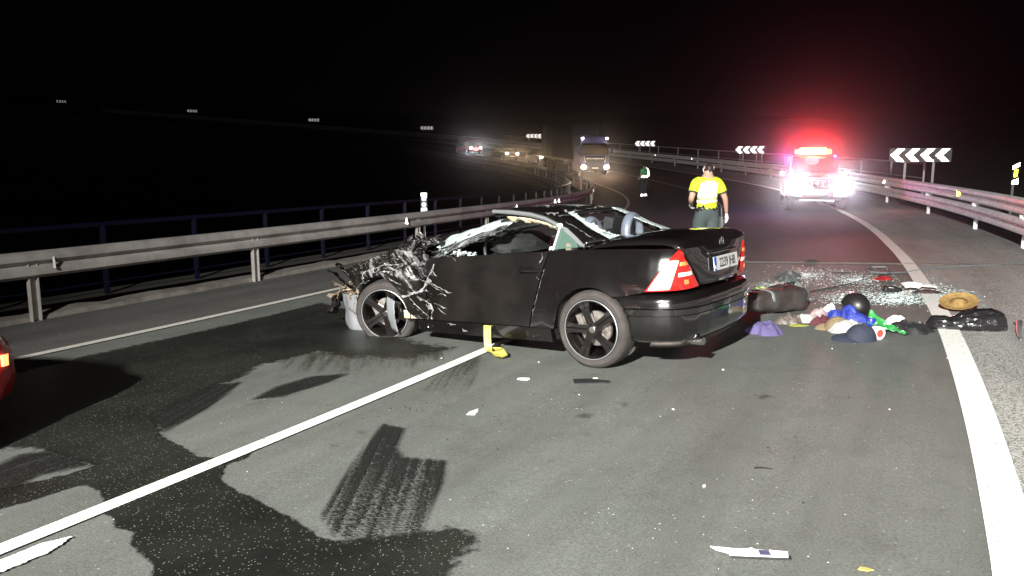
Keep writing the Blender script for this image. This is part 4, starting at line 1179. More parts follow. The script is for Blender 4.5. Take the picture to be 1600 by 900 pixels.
# rear pillars
for side in (1, -1):
    a = [(.60, .575, 1.268), (.40, .625, 1.20), (.25, .672, 1.105), (.11, .735, 1.005)]
    b = [(.42, .47, 1.262), (.28, .515, 1.20), (.13, .555, 1.12), (-.06, .60, 1.045)]
    A, B = polyl(a), polyl(b)
    o = MB().grid(lambda u, v: Vector([p + (q - p) * v for p, q in zip(A(u), B(u))]) * 1.0 + Vector((0, 0, .012 * math.sin(math.pi * v))), 20, 6).build('rear_pillar', M['paint'], car, fix=False, solid=.03)
    o.scale = (1, side, 1)
    # jagged remains of the rear window still stuck to the pillar
    random.seed(5 + side)
    gl_ = MB(); n = 26
    for i in range(n):
        u0, u1 = i / n, (i + 1) / n
        k0 = .10 + .10 * random.random() + (.10 if u0 > .45 else 0); 
        p0, p1 = Vector(B(u0)), Vector(B(u1))
        d = Vector((-.02, -1, .10))
        kk = .05 + .06 * random.random() + (.11 * max(0, u0 - .3) if side > 0 else .10)
        gl_.add([p0, p1, p1 + d * kk, p0 + d * (kk + random.uniform(-.02, .02))], [(0, 1, 2, 3)])
    o = gl_.build('window_glass', M['shatter'], car, fix=False, smooth=False, solid=.004); o.scale = (1, side, 1)
# ragged lining along the rear edge of the roof, torn headliner under its left side
def rag(name, m, path, w, seed, n=30):
    P = polyl(path)
    mb = MB().grid(lambda u, v: Vector(P(u)) + Vector((.02 * nz((u * 9, v * 2, seed)), .015 * nz((u * 7, seed, v * 2)), -w * v * (.6 + .7 * nz((u * 8, seed, 0)))) ), n, 4)
    return mb.build(name, m, car, fix=False, solid=.006)
rag('window_seal', M['foam'], [(.43, .46, 1.245), (.42, .2, 1.262), (.42, -.2, 1.262), (.42, -.46, 1.24)], .035, 3)
hl = MB()
Hh = polyl([(1.06, .50, 1.245), (.85, .54, 1.235), (.6, .57, 1.195), (.45, .60, 1.15)])
hl.grid(lambda u, v: Vector(Hh(u)) + Vector((0, -.10 * v + .03 * v * nz((u * 6, v, 2)), -.045 * math.sin(v * 2.2) * (.8 + .8 * nz((u * 7, 1, 0))) + .012 * nz((u * 20, v * 5, 3)))), 30, 8)
hl.build('headliner', M['foam'], car, fix=False, solid=.008)
mb = MB().grid(lambda u, v: rooff(.05 + .9 * u, .06 + .88 * v) - Vector((0, 0, .05)), 10, 8); mb.build('roof_lining', mat('olive_roof_lining', (.05, .042, .03), .9), car, fix=False)
# left quarter window and its frame
mb = MB(); q = [(.40, .745, .965), (.16, .742, .985), (.20, .712, 1.06), (.30, .69, 1.13), (.345, .70, 1.135)]
mb.add(q, [(0, 1, 2, 3, 4)]); mb.build('quarter_window', M['green_glass'], car, fix=False, smooth=False, solid=.004)
mb = MB(); mb.tube([(.405, .748, .96), (.355, .70, 1.15)], .013, 8); mb.tube([(.10, .74, .99), (.19, .715, 1.06), (.30, .688, 1.135), (.36, .695, 1.155)], .011, 8); mb.build('window_frame', M['silver_trim'], car)
mb = MB(); mb.tube([(.35, .70, 1.165), (.40, .66, 1.165), (.46, .62, 1.15)], [.02, .016, .01], 8); mb.tube([(.41, .755, .962), (.42, .75, .985)], [.03, .018], 8); mb.build('window_bracket', M['white_metal'], car)

# windscreen: shattered sheet sagging into the cabin; crushed pillar folds below it
def wsf(u, v):
    x = 1.98 - .92 * u; s_ = 2 * v - 1
    z = 1.005 + .225 * u ** .9 - .06 * max(0, -s_) ** 2
    k = max(0, (s_ - .45) / .55)
    z -= (.145 - .05 * u) * k ** 1.1 - .02 * math.exp(-((s_ - .42) / .2) ** 2)
    q = Vector((x * 4, s_ * 3, 8))
    return Vector((x + .02 * noise.noise(q), (.60 - .08 * u) * s_ + .02 * noise.noise(q * 1.6), z + .018 * noise.noise(q * 1.3)))
MB().grid(wsf, 30, 24).build('windscreen', M['shatter'], car, sharp=25, fix=False, solid=.006)
random.seed(12)
pil = MB(); pil2 = MB()
for k in range(7):
    off = k / 6
    pth = []
    for i in range(13):
        t = i / 12
        p = Vector((1.84 - .83 * t, .615 + .10 * off - .05 * t, .905 + .255 * t ** .8 - .095 * off * (1 - .5 * t)))
        p += Vector((.012 * nz((t * 5, k, 1)), .02 * nz((t * 6, k * 2, 3)), .016 * nz((t * 7, k * 3, 5))))
        pth.append(p)
    (pil2 if k in (1, 3, 5) else pil).tube(pth, [.012 + .010 * abs(nz((i * .6, k, 9))) for i in range(13)], 6, flat=.55)
o = pil.build('windscreen_pillar', M['scraped'], car, sharp=25); add_scrape(o, lambda c: .06 + .20 * max(0, ridge(c, 8, 6)) ** 2)
o['label'] = 'crushed left windscreen pillar in folded strips'; tag(o, kind='stuff')
tag(pil2.build('pillar_trim', M['silver_trim'], car, sharp=25), kind='stuff')
sh = MB()
for k in range(60):
    t = random.random()
    c = Vector((1.75 - .45 * t, .70 + random.uniform(-.08, .03), .895 + .06 * random.random() * (1 - t)))
    s_ = random.uniform(.012, .035)
    vs = [c + Vector((random.uniform(-1, 1), random.uniform(-1, 1), random.uniform(-.4, 1))) * s_ for _ in range(4)]
    sh.add(vs, [(0, 1, 2), (0, 2, 3), (0, 3, 1), (1, 3, 2)])
tag(sh.build('broken_trim', M['shatter'], car, smooth=False), kind='stuff')
mb = MB(); mb.tube([(1.52, .68, .86), (1.50, .66, .98)], [.016, .02], 6); mb.tube([(1.50, .66, .98), (1.42, .60, 1.02)], [.02, .03], 6); mb.build('dash_pillar', M['silver_trim'], car)
def bag_f(u, v):
    a, b = 2 * math.pi * u, math.pi * v
    d = Vector((math.sin(b) * math.cos(a), math.sin(b) * math.sin(a), math.cos(b)))
    return Vector((1.22, .02, .93)) + Vector((d.x * .22, d.y * .42, d.z * .14)) * (1 + .22 * noise.noise(d * 2.5))
MB().grid(bag_f, 24, 14, closed_u=True).build('spent_airbag', mat('grey_airbag_cloth', (.005, .0058, .0056), .8, bump=.3), car, fix=True)

# torn nose: beam, radiator, brackets, shreds of plastic
random.seed(31)
nb = MB(); nb.box((3.02, 0, .50), (.10, 1.25, .12), (0, 0, .06)); nb.box((2.90, .5, .50), (.3, .07, .11)); nb.box((2.90, -.5, .50), (.3, .07, .11)); nb.tube([(3.12, .62, .50), (3.05, .2, .52), (3.1, -.4, .5)], .03, 8)
nb.build('crash_beam', M['rust'], car, sharp=30)
rd = MB(); rd.box((2.88, 0, .46), (.05, 1.0, .34)); rd.build('radiator', M['disc'], car, smooth=False)
wr = MB()
for k in range(34):
    c = Vector((random.uniform(2.85, 3.32), random.uniform(.30, .78), random.uniform(.36, .56)))
    c.z += .1 * (3.3 - c.x) * .5
    a, b_, l = (Vector((random.gauss(0, 1), random.gauss(0, 1), random.gauss(0, .6))).normalized() for _ in range(3))
    w, h = random.uniform(.03, .11), random.uniform(.01, .05)
    p = [c + a * w, c + b_ * h + a * w * .4 + l * .02, c - a * w * .9 + l * .03, c - b_ * h * .9 - l * .01]
    wr.add(p + [q + Vector((.006, .004, .008)) for q in p], [(0, 1, 2, 3), (7, 6, 5, 4), (0, 4, 5, 1), (1, 5, 6, 2), (2, 6, 7, 3), (3, 7, 4, 0)])
for k in range(10):
    c = Vector((random.uniform(2.8, 3.28), random.uniform(.35, .78), random.uniform(.38, .6)))
    wr.tube([c, c + Vector((random.uniform(-.1, .1), random.uniform(-.08, .08), random.uniform(-.12, .02))), c + Vector((random.uniform(-.15, .15), random.uniform(-.1, .1), random.uniform(-.22, -.04)))], random.uniform(.006, .014), 6)
tag(wr.build('torn_nose_debris', M['rust'], car, smooth=False, fix=False), kind='stuff')
ck = MB()
for k, (c, r0, l, w) in enumerate([((3.30, .66, .34), (.3, 1.1, .2), .22, .13), ((3.24, .5, .42), (.8, .2, .5), .26, .12), ((3.36, .58, .30), (0, 1.3, .9), .18, .08), ((3.05, .78, .64), (.5, -.5, .1), .30, .13), ((2.98, .74, .70), (.2, -.7, .3), .30, .12), ((3.15, .35, .52), (.1, .3, .3), .3, .2)]):
    E_ = Euler(r0).to_matrix()
    ck.grid(lambda u, v: Vector(c) + E_ @ Vector((l * (u - .5), w * (v - .5) * (1 + .4 * nz((u * 4, k, 0))), .04 * nz((u * 3, v * 3, k * 2.0)))), 8, 5)
o = ck.build('torn_bumper_plastic', M['scraped'], car, sharp=20, fix=False, solid=.005); add_scrape(o, lambda c: -.08 + .2 * max(0, ridge(c, 9, 3)) ** 3)
# grey liner sheets hanging by the front wheel
mb = MB().grid(lambda u, v: Vector((3.12 - .30 * u - .03 * v, .70 + .05 * math.sin(u * 3), .47 - .46 * v * (1 - .12 * (1 - u) * 2) )) + Vector((.02 * nz((u * 3, v * 3, 1)), .02 * nz((u * 3, v * 3, 7)), 0)), 14, 10)
mb.build('wheel_arch_liner', M['liner'], car, fix=False, solid=.004)
mb = MB().grid(lambda u, v: Vector((2.28 - .10 * u, .872 + .02 * math.sin(v * 4), .50 - .32 * v - .05 * u)) + Vector((.025 * nz((u * 2, v * 4, 3)), 0, 0)), 6, 10)
mb.build('wheel_arch_liner', M['liner'], car, fix=False, solid=.004)
mb = MB().grid(lambda u, v: Vector((2.12 - .36 * u, .815 - .005 * u, .365 - .05 * u - (.08 - .06 * u) * v)), 12, 3); mb.build('sill_bracket', M['foam'], car, fix=False, solid=.01)

# gouges: bare metal scratches, torn creases and a painted wheel arch highlight lying on the fender and the door
from mathutils.bvhtree import BVHTree
def car_ray(px, py):
    Mi = Matrix.LocRotScale(car.location, car.rotation_euler, None).inverted()
    o = Mi @ Vector((0, 0, CAM_H)); d = (Mi.to_3x3() @ ray(px, py)).normalized()
    return o, d
tv, tf = [], []
for ob in car.children:
    if ob.type == 'MESH' and ob.name.split('.')[0] in ('front_fender', 'door', 'quarter_panel', 'sill', 'hood', 'torn_sheet_metal', 'roof', 'rear_pillar'):
        b0 = len(tv); tv += [Vector((v.co.x, v.co.y * ob.scale.y, v.co.z)) for v in ob.data.vertices]; tf += [tuple(i + b0 for i in p.vertices) for p in ob.data.polygons]   # far pillar is mirrored by its scale and is not scratched
bvh = BVHTree.FromPolygons(tv, tf)
random.seed(77)
def gouge_and_glint(mb, pts, w):
    f = polyl(pts); L = sum(math.dist(a, b) for a, b in zip(pts, pts[1:])); n = max(3, int(L / 3))
    prev = None
    for i in range(n + 1):
        t = i / n; x, y = f(t)
        x += random.uniform(-.8, .8); y += random.uniform(-.8, .8)
        o, d = car_ray(x, y); h = bvh.ray_cast(o, d)
        if h[0] is None: prev = None; continue
        p = h[0] - d * .006
        x2, y2 = f(min(1, t + .02)); x1, y1 = f(max(0, t - .02))
        tv_ = Vector((x2 - x1, y2 - y1)).normalized(); ww = w * random.choice((.3, .5, .8, 1.3, 2.2)) * (.6 + .8 * random.random()) * (1 - .7 * abs(2 * t - 1) ** 2)
        o2, d2 = car_ray(x - tv_.y * ww, y + tv_.x * ww); h2 = bvh.ray_cast(o2, d2)
        q = (h2[0] if h2[0] is not None and (h2[0] - h[0]).length < .08 else h[0] + Vector((0, 0, .004 * ww))) - d * .006
        if prev is not None and (prev[0] - p).length < .08:
            mb.add([prev[0], p, q, prev[1]], [(0, 1, 2, 3)])
        prev = (p, q)
gz = MB()
Z1 = lambda L: [(x / 4.5 + 480, y / 4.5 + 360) for x, y in L]
for L, w in [([(385, 350), (388, 300), (430, 280), (500, 252), (560, 236), (640, 238), (700, 222)], 2.2), ([(350, 402), (380, 372), (430, 356), (520, 352)], 2.6), ([(600, 270), (660, 310), (720, 380), (760, 440)], 1.2), ([(570, 330), (620, 360), (660, 385)], 1.8),  # second stroke: highlight on the wheel arch lip, painted as a bright strip
             ([(620, 466), (700, 452), (740, 440), (790, 425), (820, 392), (832, 360), (850, 320), (880, 270), (886, 240)], 3.2), ([(740, 320), (790, 345), (840, 362), (900, 400), (960, 440)], .9), ([(870, 370), (950, 410), (1020, 445)], 1.2), ([(720, 470), (780, 540), (840, 590), (880, 630)], 1.4),
             ([(770, 460), (830, 490), (870, 520), (890, 560), (872, 600), (885, 630)], 2.6), ([(890, 510), (940, 530), (985, 555)], 1.2), ([(915, 540), (940, 560), (970, 590)], 1.8), ([(915, 450), (950, 440), (980, 465)], 1.0), ([(890, 240), (880, 280), (912, 322)], 2.8), ([(460, 270), (480, 300), (500, 262)], 1.8),
             ([(700, 230), (740, 290), (760, 330), (772, 350)], 1.6), ([(540, 262), (600, 262), (650, 290)], 2.2), ([(690, 250), (720, 300), (728, 340)], 1.2), ([(650, 300), (700, 340), (740, 400)], .8), ([(780, 250), (820, 300), (840, 340)], .9), ([(500, 300), (540, 285), (600, 290)], 1.4), ([(700, 440), (760, 430), (770, 446)], 3.4), ([(845, 480), (862, 545), (850, 575)], 2.0)]:
    gouge_and_glint(gz, Z1(L), w)
tag(gz.build('gouge_and_glint', mat('bare_metal_and_glint', (.30, .296, .288), .5, .2, var=(.07, .076, .07), var_scale=34), car, fix=False, smooth=False), kind='stuff')
gz = MB()
for L, w in [([(846, 396), (848, 404), (843, 412)], 1.2), ([(839, 432), (842, 438)], 1.6), ([(851, 420), (845, 440), (838, 468), (830, 500)], .7), ([(700, 395), (712, 408)], 1.2), ([(698, 505), (712, 506)], 1.4), ([(722, 513), (732, 518)], 1.4)]:
    gouge_and_glint(gz, L, w)
for L, w in [([(774, 325), (840, 322), (900, 321), (966, 319)], .9), ([(872, 337), (905, 333), (940, 327), (967, 321)], 1.6), ([(848, 333), (880, 331), (908, 328)], 2.6), ([(915, 326), (950, 322)], 1.4), ([(884, 346), (905, 358), (930, 374)], .8), ([(862, 344), (885, 362), (908, 382)], .6)]:
    gouge_and_glint(gz, L, w)
tag(gz.build('scratch', M['silver_trim'], car, fix=False, smooth=False), kind='stuff')
# ------------------------------------------------------------------ other vehicles
M['white_paint'] = mat('white_car_paint', (.075, .075, .08), .3, coat=.5)
M['pale_bumper'] = mat('pale_bumper_paint', (.22, .22, .23), .35, coat=.4)
M['red_paint'] = mat('red_car_paint', (.30, .006, .008), .25, coat=.7)
M['grey_paint'] = mat('dark_grey_paint', (.03, .03, .034), .35, coat=.5)
M['truck_blue'] = mat('truck_cab_paint', (.05, .045, .15), .4, coat=.3)
M['trailer'] = mat('trailer_tarpaulin', (.006, .007, .009), .7, var=(.004, .005, .007), var_scale=1.2)
M['grille'] = mat('dark_grille', (.012, .012, .013), .4)
def emis(name, col, s):
    return mat(name, col, .4, emit=col, estr=s)
M['led_white'] = emis('lit_headlamp', (1.0, .97, 1.0), 90)
M['warm_lamp'] = emis('lit_warm_headlamp', (1.0, .80, .55), 60)
M['roof_lamp'] = emis('lit_roof_lamp', (1.0, .95, .9), 30)
M['beacon'] = emis('lit_red_beacon', (1.0, .16, .03), 45)
M['beacon_soft'] = emis('lit_red_beacon_end', (1.0, .06, .02), 14)
M['blue_led'] = emis('lit_violet_flasher', (.65, .15, 1.0), 6)
M['red_glow'] = emis('lit_red_front_lamp', (1.0, .05, .06), 9)
M['tail_glow'] = emis('lit_tail_strip', (1.0, .22, .08), 4)

def ring(w, zb, zm, zt, k=.86, crown=.02):
    """half section of a car body at one station, bottom centre to top centre"""
    return [(0, zb), (w * .80, zb), (w * .95, zb + .06), (w, zb + .18), (w * 1.0, zm), (w * .985, zt - .10), (w * .95, zt - .035), (w * k, zt), (w * .4, zt + crown), (0, zt + crown * 1.2)]
def loft(stations, name, m, parent, sharp=35, caps=True):
    """stations: (x, ring); the ring is mirrored"""
    mb = MB(); n = None
    for x, r in stations:
        full_ = [(x, -y, z) for y, z in r] + [(x, y, z) for y, z in r[::-1][1:-1]]
        n = len(full_); mb.v += full_
    for j in range(len(stations) - 1):
        for i in range(n):
            mb.f.append((j * n + i, j * n + (i + 1) % n, (j + 1) * n + (i + 1) % n, (j + 1) * n + i)); mb.mi.append(0)
    if caps:
        mb.f.append(tuple(range(n))); mb.f.append(tuple(range((len(stations) - 1) * n, len(stations) * n))); mb.mi += [0, 0]
    return mb.build(name, m, parent, sharp=sharp)
wt_mb = MB().lathe([(.20, -.10), (.30, -.11), (.335, -.09), (.345, -.04), (.345, .04), (.335, .09), (.30, .11), (.21, .10)], 32, 'y')
wr_mb = MB().lathe([(0, .07), (.06, .075), (.19, .06), (.205, .095), (.212, .10), (.212, -.1)], 32, 'y')
for k in range(5):
    wr_mb.box((.12 * math.cos(k * 1.2566), .085, .12 * math.sin(k * 1.2566)), (.16, .02, .045), (0, -k * 1.2566, 0))
def simple_wheel(loc, side, parent, r=.345):
    w = empty('wheel', loc, (0, 0, 0), parent); w.scale = (r / .345, side, r / .345)
    wt_mb.build('tyre', M['black_plastic'], w); wr_mb.build('rim', M['disc'], w)

def road_car(name, label, s, r, paint, lampmat, lampcol, power, towards=True, red_front=False, height=1.46, cat='car'):
    h = heading(s) + (math.pi if towards else 0)
    c = thing(name, label, cat, RP(s, r), (0, 0, h))
    hs = height / 1.46
    st = [(2.12, ring(.62, .30, .42, .60)), (2.06, ring(.76, .24, .48, .68)), (1.9, ring(.84, .20, .52, .74)), (1.3, ring(.88, .19, .56, .88)), (.9, ring(.885, .18, .58, .95)), (-.6, ring(.885, .18, .6, .97)), (-1.7, ring(.87, .2, .6, .99)), (-2.02, ring(.82, .24, .6, .96)), (-2.12, ring(.74, .3, .56, .88))]
    loft(st, 'body', paint, c)
    cab = [(1.0, [(0, .90), (.74, .90), (.76, .93), (.74, .96), (0, .97)]), (.45, [(0, .90), (.76, .92), (.76, .97), (.64, 1.28 * hs), (0, 1.32 * hs)]), (.05, [(0, .90), (.77, .92), (.77, .97), (.60, 1.42 * hs), (0, 1.46 * hs)]), (-.9, [(0, .90), (.77, .92), (.77, .97), (.60, 1.42 * hs), (0, 1.46 * hs)]), (-1.5, [(0, .90), (.75, .93), (.75, .98), (.60, 1.28 * hs), (0, 1.31 * hs)]), (-1.85, [(0, .90), (.72, .94), (.72, .97), (.66, 1.0), (0, 1.01)])]
    loft(cab, 'window', M['dark_glass'], c)
    MB().grid(lambda u, v: Vector((.25 - 1.4 * u, -.59 + 1.18 * v, 1.475 * hs - .03 * (2 * v - 1) ** 2 - .12 * abs(2 * u - 1) ** 4)), 12, 8).build('roof', paint, c, fix=False, solid=.03)
    for y in (-.62, .62):
        l = MB().lathe([(0, .03), (.07, .025), (.10, .0), (.10, -.04)], 20, 'x').build('headlight', lampmat, c); l.location = (2.03, y, .64); l.scale = (1.2, 1.6, 1.2)
        p = c.matrix_basis @ Vector((2.15, y, .64)); d = c.matrix_basis.to_3x3() @ Vector((1, 0, -.045))
        lamp('headlight_beam', 'SPOT', p, power * .10, lampcol, p + d, .06, 60, 1.0)
        lamp('headlight_glare', 'SPOT', p, power * .36, lampcol, (0, 0, 2.2), .10, 14, 1.0)
        tl = MB().box((0, 0, 0), (.04, .26, .12)).build('tail_light', M['red_lens'], c, bevel=.01); tl.location = (-2.10, y, .80)
        m_ = MB().lathe([(0, -.06), (.07, -.05), (.09, 0), (.07, .05), (0, .06)], 12, 'x').build('mirror', paint, c); m_.location = (.85, y * 1.52, 1.0)
    g = MB(); g.box((2.10, 0, .46), (.04, .9, .16)); g.build('grille', M['grille'], c, smooth=False)
    pl_ = MB().box((2.135, 0, .42), (.02, .52, .11)).build('number_plate', M['white_metal'], c, smooth=False)
    for x in (1.3, -1.32):
        for sd in (1, -1): simple_wheel((x, sd * .80, .32), sd, c, .32)
    if red_front:
        for y, z in ((0, .62), (.3, .56), (-.3, .56)):
            MB().box((2.13, y, z), (.03, .24, .05)).build('warning_light', M['red_glow'], c, smooth=False)
        lamp('warning_glow', 'POINT', c.matrix_basis @ Vector((2.3, 0, .7)), 25, (1, .1, .1), None, .05)
    return c

# queue behind the truck
road_car('oncoming_car', 'dark car with one warm headlight showing beside the truck trailer', 84.0, RC - 2.0, M['grey_paint'], M['warm_lamp'], (1, .70, .42), 700)
road_car('oncoming_car', 'dark car with two warm headlights queued behind the truck', 92.5, RC - 2.6, M['grey_paint'], M['warm_lamp'], (1, .70, .42), 900)
road_car('rescue_car', 'red fronted emergency car with white headlights last in the queue', 104.0, RC - 1.9, M['red_paint'], M['led_white'], (1, .96, .95), 1000, red_front=True, height=1.6)

# red car at the left edge: its rear corner reaches into view
rc_pos = G(-75, 640)
redc = road_car.__wrapped__ if False else None
def red_car():
    h = heading(3.0) + R_(14)
    c = thing('red_car', 'red car at the left edge with a glowing tail lamp corner', 'car', (0, 0, 0), (0, 0, h + math.pi))
    rr_ = Matrix.Rotation(h + math.pi, 3, 'Z') @ Vector((-1.98, .86, 0)); g_ = G(32, 690); c.location = (g_.x - rr_.x, g_.y - rr_.y, g_.z)
    st = [(2.12, ring(.62, .30, .42, .60)), (2.06, ring(.76, .24, .48, .68)), (1.9, ring(.84, .20, .52, .74)), (1.3, ring(.88, .19, .56, .88)), (.9, ring(.885, .18, .58, .95)), (-.6, ring(.885, .18, .6, .97)), (-1.6, ring(.87, .2, .55, .93)), (-1.9, ring(.84, .22, .50, .80)), (-2.05, ring(.80, .24, .42, .66, .9)), (-2.12, ring(.72, .28, .42, .60, .9))]
    loft(st, 'body', M['red_paint'], c)
    cab = [(1.0, [(0, .90), (.74, .90), (.76, .93), (.74, .96), (0, .97)]), (.05, [(0, .90), (.77, .92), (.77, .97), (.60, 1.42), (0, 1.46)]), (-.9, [(0, .90), (.77, .92), (.77, .97), (.60, 1.40), (0, 1.44)]), (-1.6, [(0, .88), (.75, .90), (.75, .92), (.66, .95), (0, .97)])]
    loft(cab, 'window', M['dark_glass'], c)
    for x in (1.3, -1.25):
        for sd in (1, -1): simple_wheel((x, sd * .80, .32), sd, c, .32)
    for sd in (1, -1):
        mb = MB().grid(lambda u, v: Vector((-1.90 - .13 * math.sin(u * 1.6), sd * (.845 - .10 * u - .03 * (u * u)), .46 + .22 * v * (1 - .35 * u))), 10, 6)
        t = mb.build('tail_lamp', M['red_lens'], c, fix=True, solid=.02)
        mb = MB().grid(lambda u, v: Vector((-1.915 - .135 * math.sin(u * 1.6), sd * (.858 - .10 * u - .03 * u * u), .50 + .07 * v - .03 * u)), 10, 2)
        mb.build('lit_strip', M['tail_glow'], t, fix=True, solid=.01)
    return c
red_car()

# police off-roader, facing us, astride the edge line
def police():
    p = RP(0, 0); x, y = 10.75, 28.9
    pos = Vector((x, y, ZG(x, y)))
    h = math.atan2(-y - 4, -x + 1.8)
    c = thing('police_car', 'white police off-roader with blazing headlights and a red roof light bar', 'police car', pos, (0, 0, h))
    B = c.matrix_basis.copy
    st = [(2.46, ring(.66, .46, .58, .74)), (2.42, ring(.80, .40, .62, .92)), (2.30, ring(.90, .36, .66, 1.06)), (1.9, ring(.94, .34, .70, 1.10)), (1.1, ring(.945, .32, .74, 1.14)), (-1.9, ring(.945, .32, .74, 1.16)), (-2.35, ring(.92, .4, .74, 1.12)), (-2.45, ring(.85, .45, .7, 1.0))]
    loft(st, 'body', M['white_paint'], c)
    MB().grid(lambda u, v: Vector((2.33 - 1.2 * u, -.78 + 1.56 * v, 1.075 + .09 * u + .03 * math.sin(math.pi * v) + (.02 if .3 < v < .7 else 0))), 10, 14).build('bonnet', M['white_paint'], c, fix=False, solid=.03)
    cab = [(1.25, [(0, 1.08), (.80, 1.08), (.82, 1.12), (.80, 1.16), (0, 1.18)]), (.55, [(0, 1.08), (.82, 1.10), (.84, 1.16), (.70, 1.72), (0, 1.76)]), (.35, [(0, 1.08), (.82, 1.10), (.84, 1.16), (.69, 1.78), (0, 1.82)]), (-2.0, [(0, 1.08), (.82, 1.10), (.84, 1.16), (.69, 1.78), (0, 1.82)]), (-2.3, [(0, 1.08), (.80, 1.10), (.82, 1.14), (.70, 1.5), (0, 1.52)])]
    loft(cab, 'window', M['dark_glass'], c)
    for sd in (1, -1):
        MB().tube([(1.28, sd * .80, 1.15), (.55, sd * .735, 1.72), (.35, sd * .715, 1.78)], .04, 8).build('pillar', M['white_paint'], c)
        w = MB().box((0, 0, 0), (.12, .20, .24)).build('mirror', M['white_paint'], c, bevel=.04); w.location = (.95, sd * 1.04, 1.22)
        hl_ = MB().grid(lambda u, v: Vector((.10 * math.cos((u - .5) * 2) - .02, .20 * (2 * u - 1), .085 * (2 * v - 1) * (1 - .35 * (2 * u - 1) * sd * -1))), 14, 8).build('headlight', M['led_white'], c, fix=True, solid=.02); hl_.location = (2.335, sd * .73, .90); hl_.rotation_euler = (0, 0, sd * .30)
        fg = MB().box((0, 0, 0), (.05, .30, .17)).build('fog_lamp_recess', M['grille'], c, bevel=.03); fg.location = (2.40, sd * .72, .585); fg.rotation_euler = (0, 0, sd * .35)
        f2 = MB().lathe([(0, .02), (.05, .015), (.055, -.02)], 16, 'x').build('fog_lamp', M['retro'], fg); f2.location = (.03, 0, 0)
        q = c.matrix_basis @ Vector((2.47, sd * .73, .90)); d = (Vector((0, 0, 2.3)) - q).normalized()
        lamp('headlight_beam', 'SPOT', q, 2100, (1, .97, 1.0) if sd < 0 else (.90, .88, 1.0), q + d, .10, 18, 1.0)
        for x in (1.5, -1.45): simple_wheel((x, sd * .84, .38), sd, c, .38)
        MB().grid(lambda u, v: Vector((1.5 + .46 * math.cos(math.pi * u), sd * (.945 + .02 * v), .38 + .46 * math.sin(math.pi * u))), 16, 1).build('wheel_arch', M['grille'], c, fix=False, solid=.02)
    MB().box((2.42, 0, .88), (.06, .96, .24)).build('grille', M['grille'], c, bevel=.03)
    MB().tube([(2.455, -.46, .985), (2.45, -.20, .79), (2.45, .20, .79), (2.455, .46, .985)], .028, 8).build('grille_bar', M['chrome'], c)
    for y in (-.34, -.17, 0, .17, .34): MB().box((2.452, y, .89), (.012, .02, .18)).build('grille_slat', M['galv'], c, smooth=False)
    bd = MB().lathe([(0, .02), (.06, .015), (.065, 0)], 20, 'x').build('badge', M['chrome'], c); bd.location = (2.46, 0, .90)
    MB().box((2.40, 0, 1.065), (.05, .70, .03)).build('bonnet_lip', M['white_metal'], c, smooth=False)
    MB().box((2.47, 0, .655), (.07, 1.56, .13)).build('bumper', M['pale_bumper'], c, bevel=.03)
    for sd in (1, -1): MB().prism([(2.36, sd * .98), (2.52, sd * .72), (2.50, sd * .48), (2.34, sd * .48)], .47, .62).build('bumper_corner', M['pale_bumper'], c, smooth=False)
    MB().box((2.45, 0, .50), (.10, .96, .19)).build('lower_intake', M['grille'], c, bevel=.02)
    pp = empty('number_plate', (2.515, 0, .60), (0, 0, 0), c)
    MB().box((0, 0, 0), (.012, .53, .12)).build('plate', M['retro'], pp, smooth=False)
    MB().box((.002, -.24, 0), (.012, .045, .11)).build('blue_band', M['plate_blue'], pp, smooth=False)
    MB().box((2.42, 0, .34), (.1, 1.1, .06)).build('skid_plate', M['galv'], c, bevel=.02)
    # light bar
    lb = empty('light_bar', (.15, 0, 1.90), (0, 0, 0), c)
    MB().box((0, 0, -.05), (.30, 1.30, .04)).build('bar_base', M['grille'], lb, smooth=False)
    MB().box((0, 0, .08), (.26, .90, .22)).build('beacon', M['beacon'], lb, bevel=.06)
    for sd in (1, -1): MB().box((0, sd * .535, .06), (.25, .17, .18)).build('beacon_end', M['beacon_soft'], lb, bevel=.05)
    o = MB().lathe([(0, .03), (.045, .02), (.05, 0)], 14, 'x').build('violet_flasher', M['blue_led'], c); o.location = (.5, .70, 1.80)
    for yy in (-.4, 0, .4):
        q = c.matrix_basis @ Vector((.34, yy, 1.96)); d = c.matrix_basis.to_3x3() @ Vector((1, 0, .05))
        lamp('beacon_beam', 'SPOT', q, 2100, (1, .03, .03), q + d, .10, 30, 1.0)
    lamp('beacon_glow', 'POINT', c.matrix_basis @ Vector((.32, 0, 2.12)), 320, (1, .03, .035), None, .25)
    lamp('violet_flash', 'POINT', c.matrix_basis @ Vector((.9, -.95, 1.75)), 170, (.42, .16, 1.0), None, .1)
    return c
police()

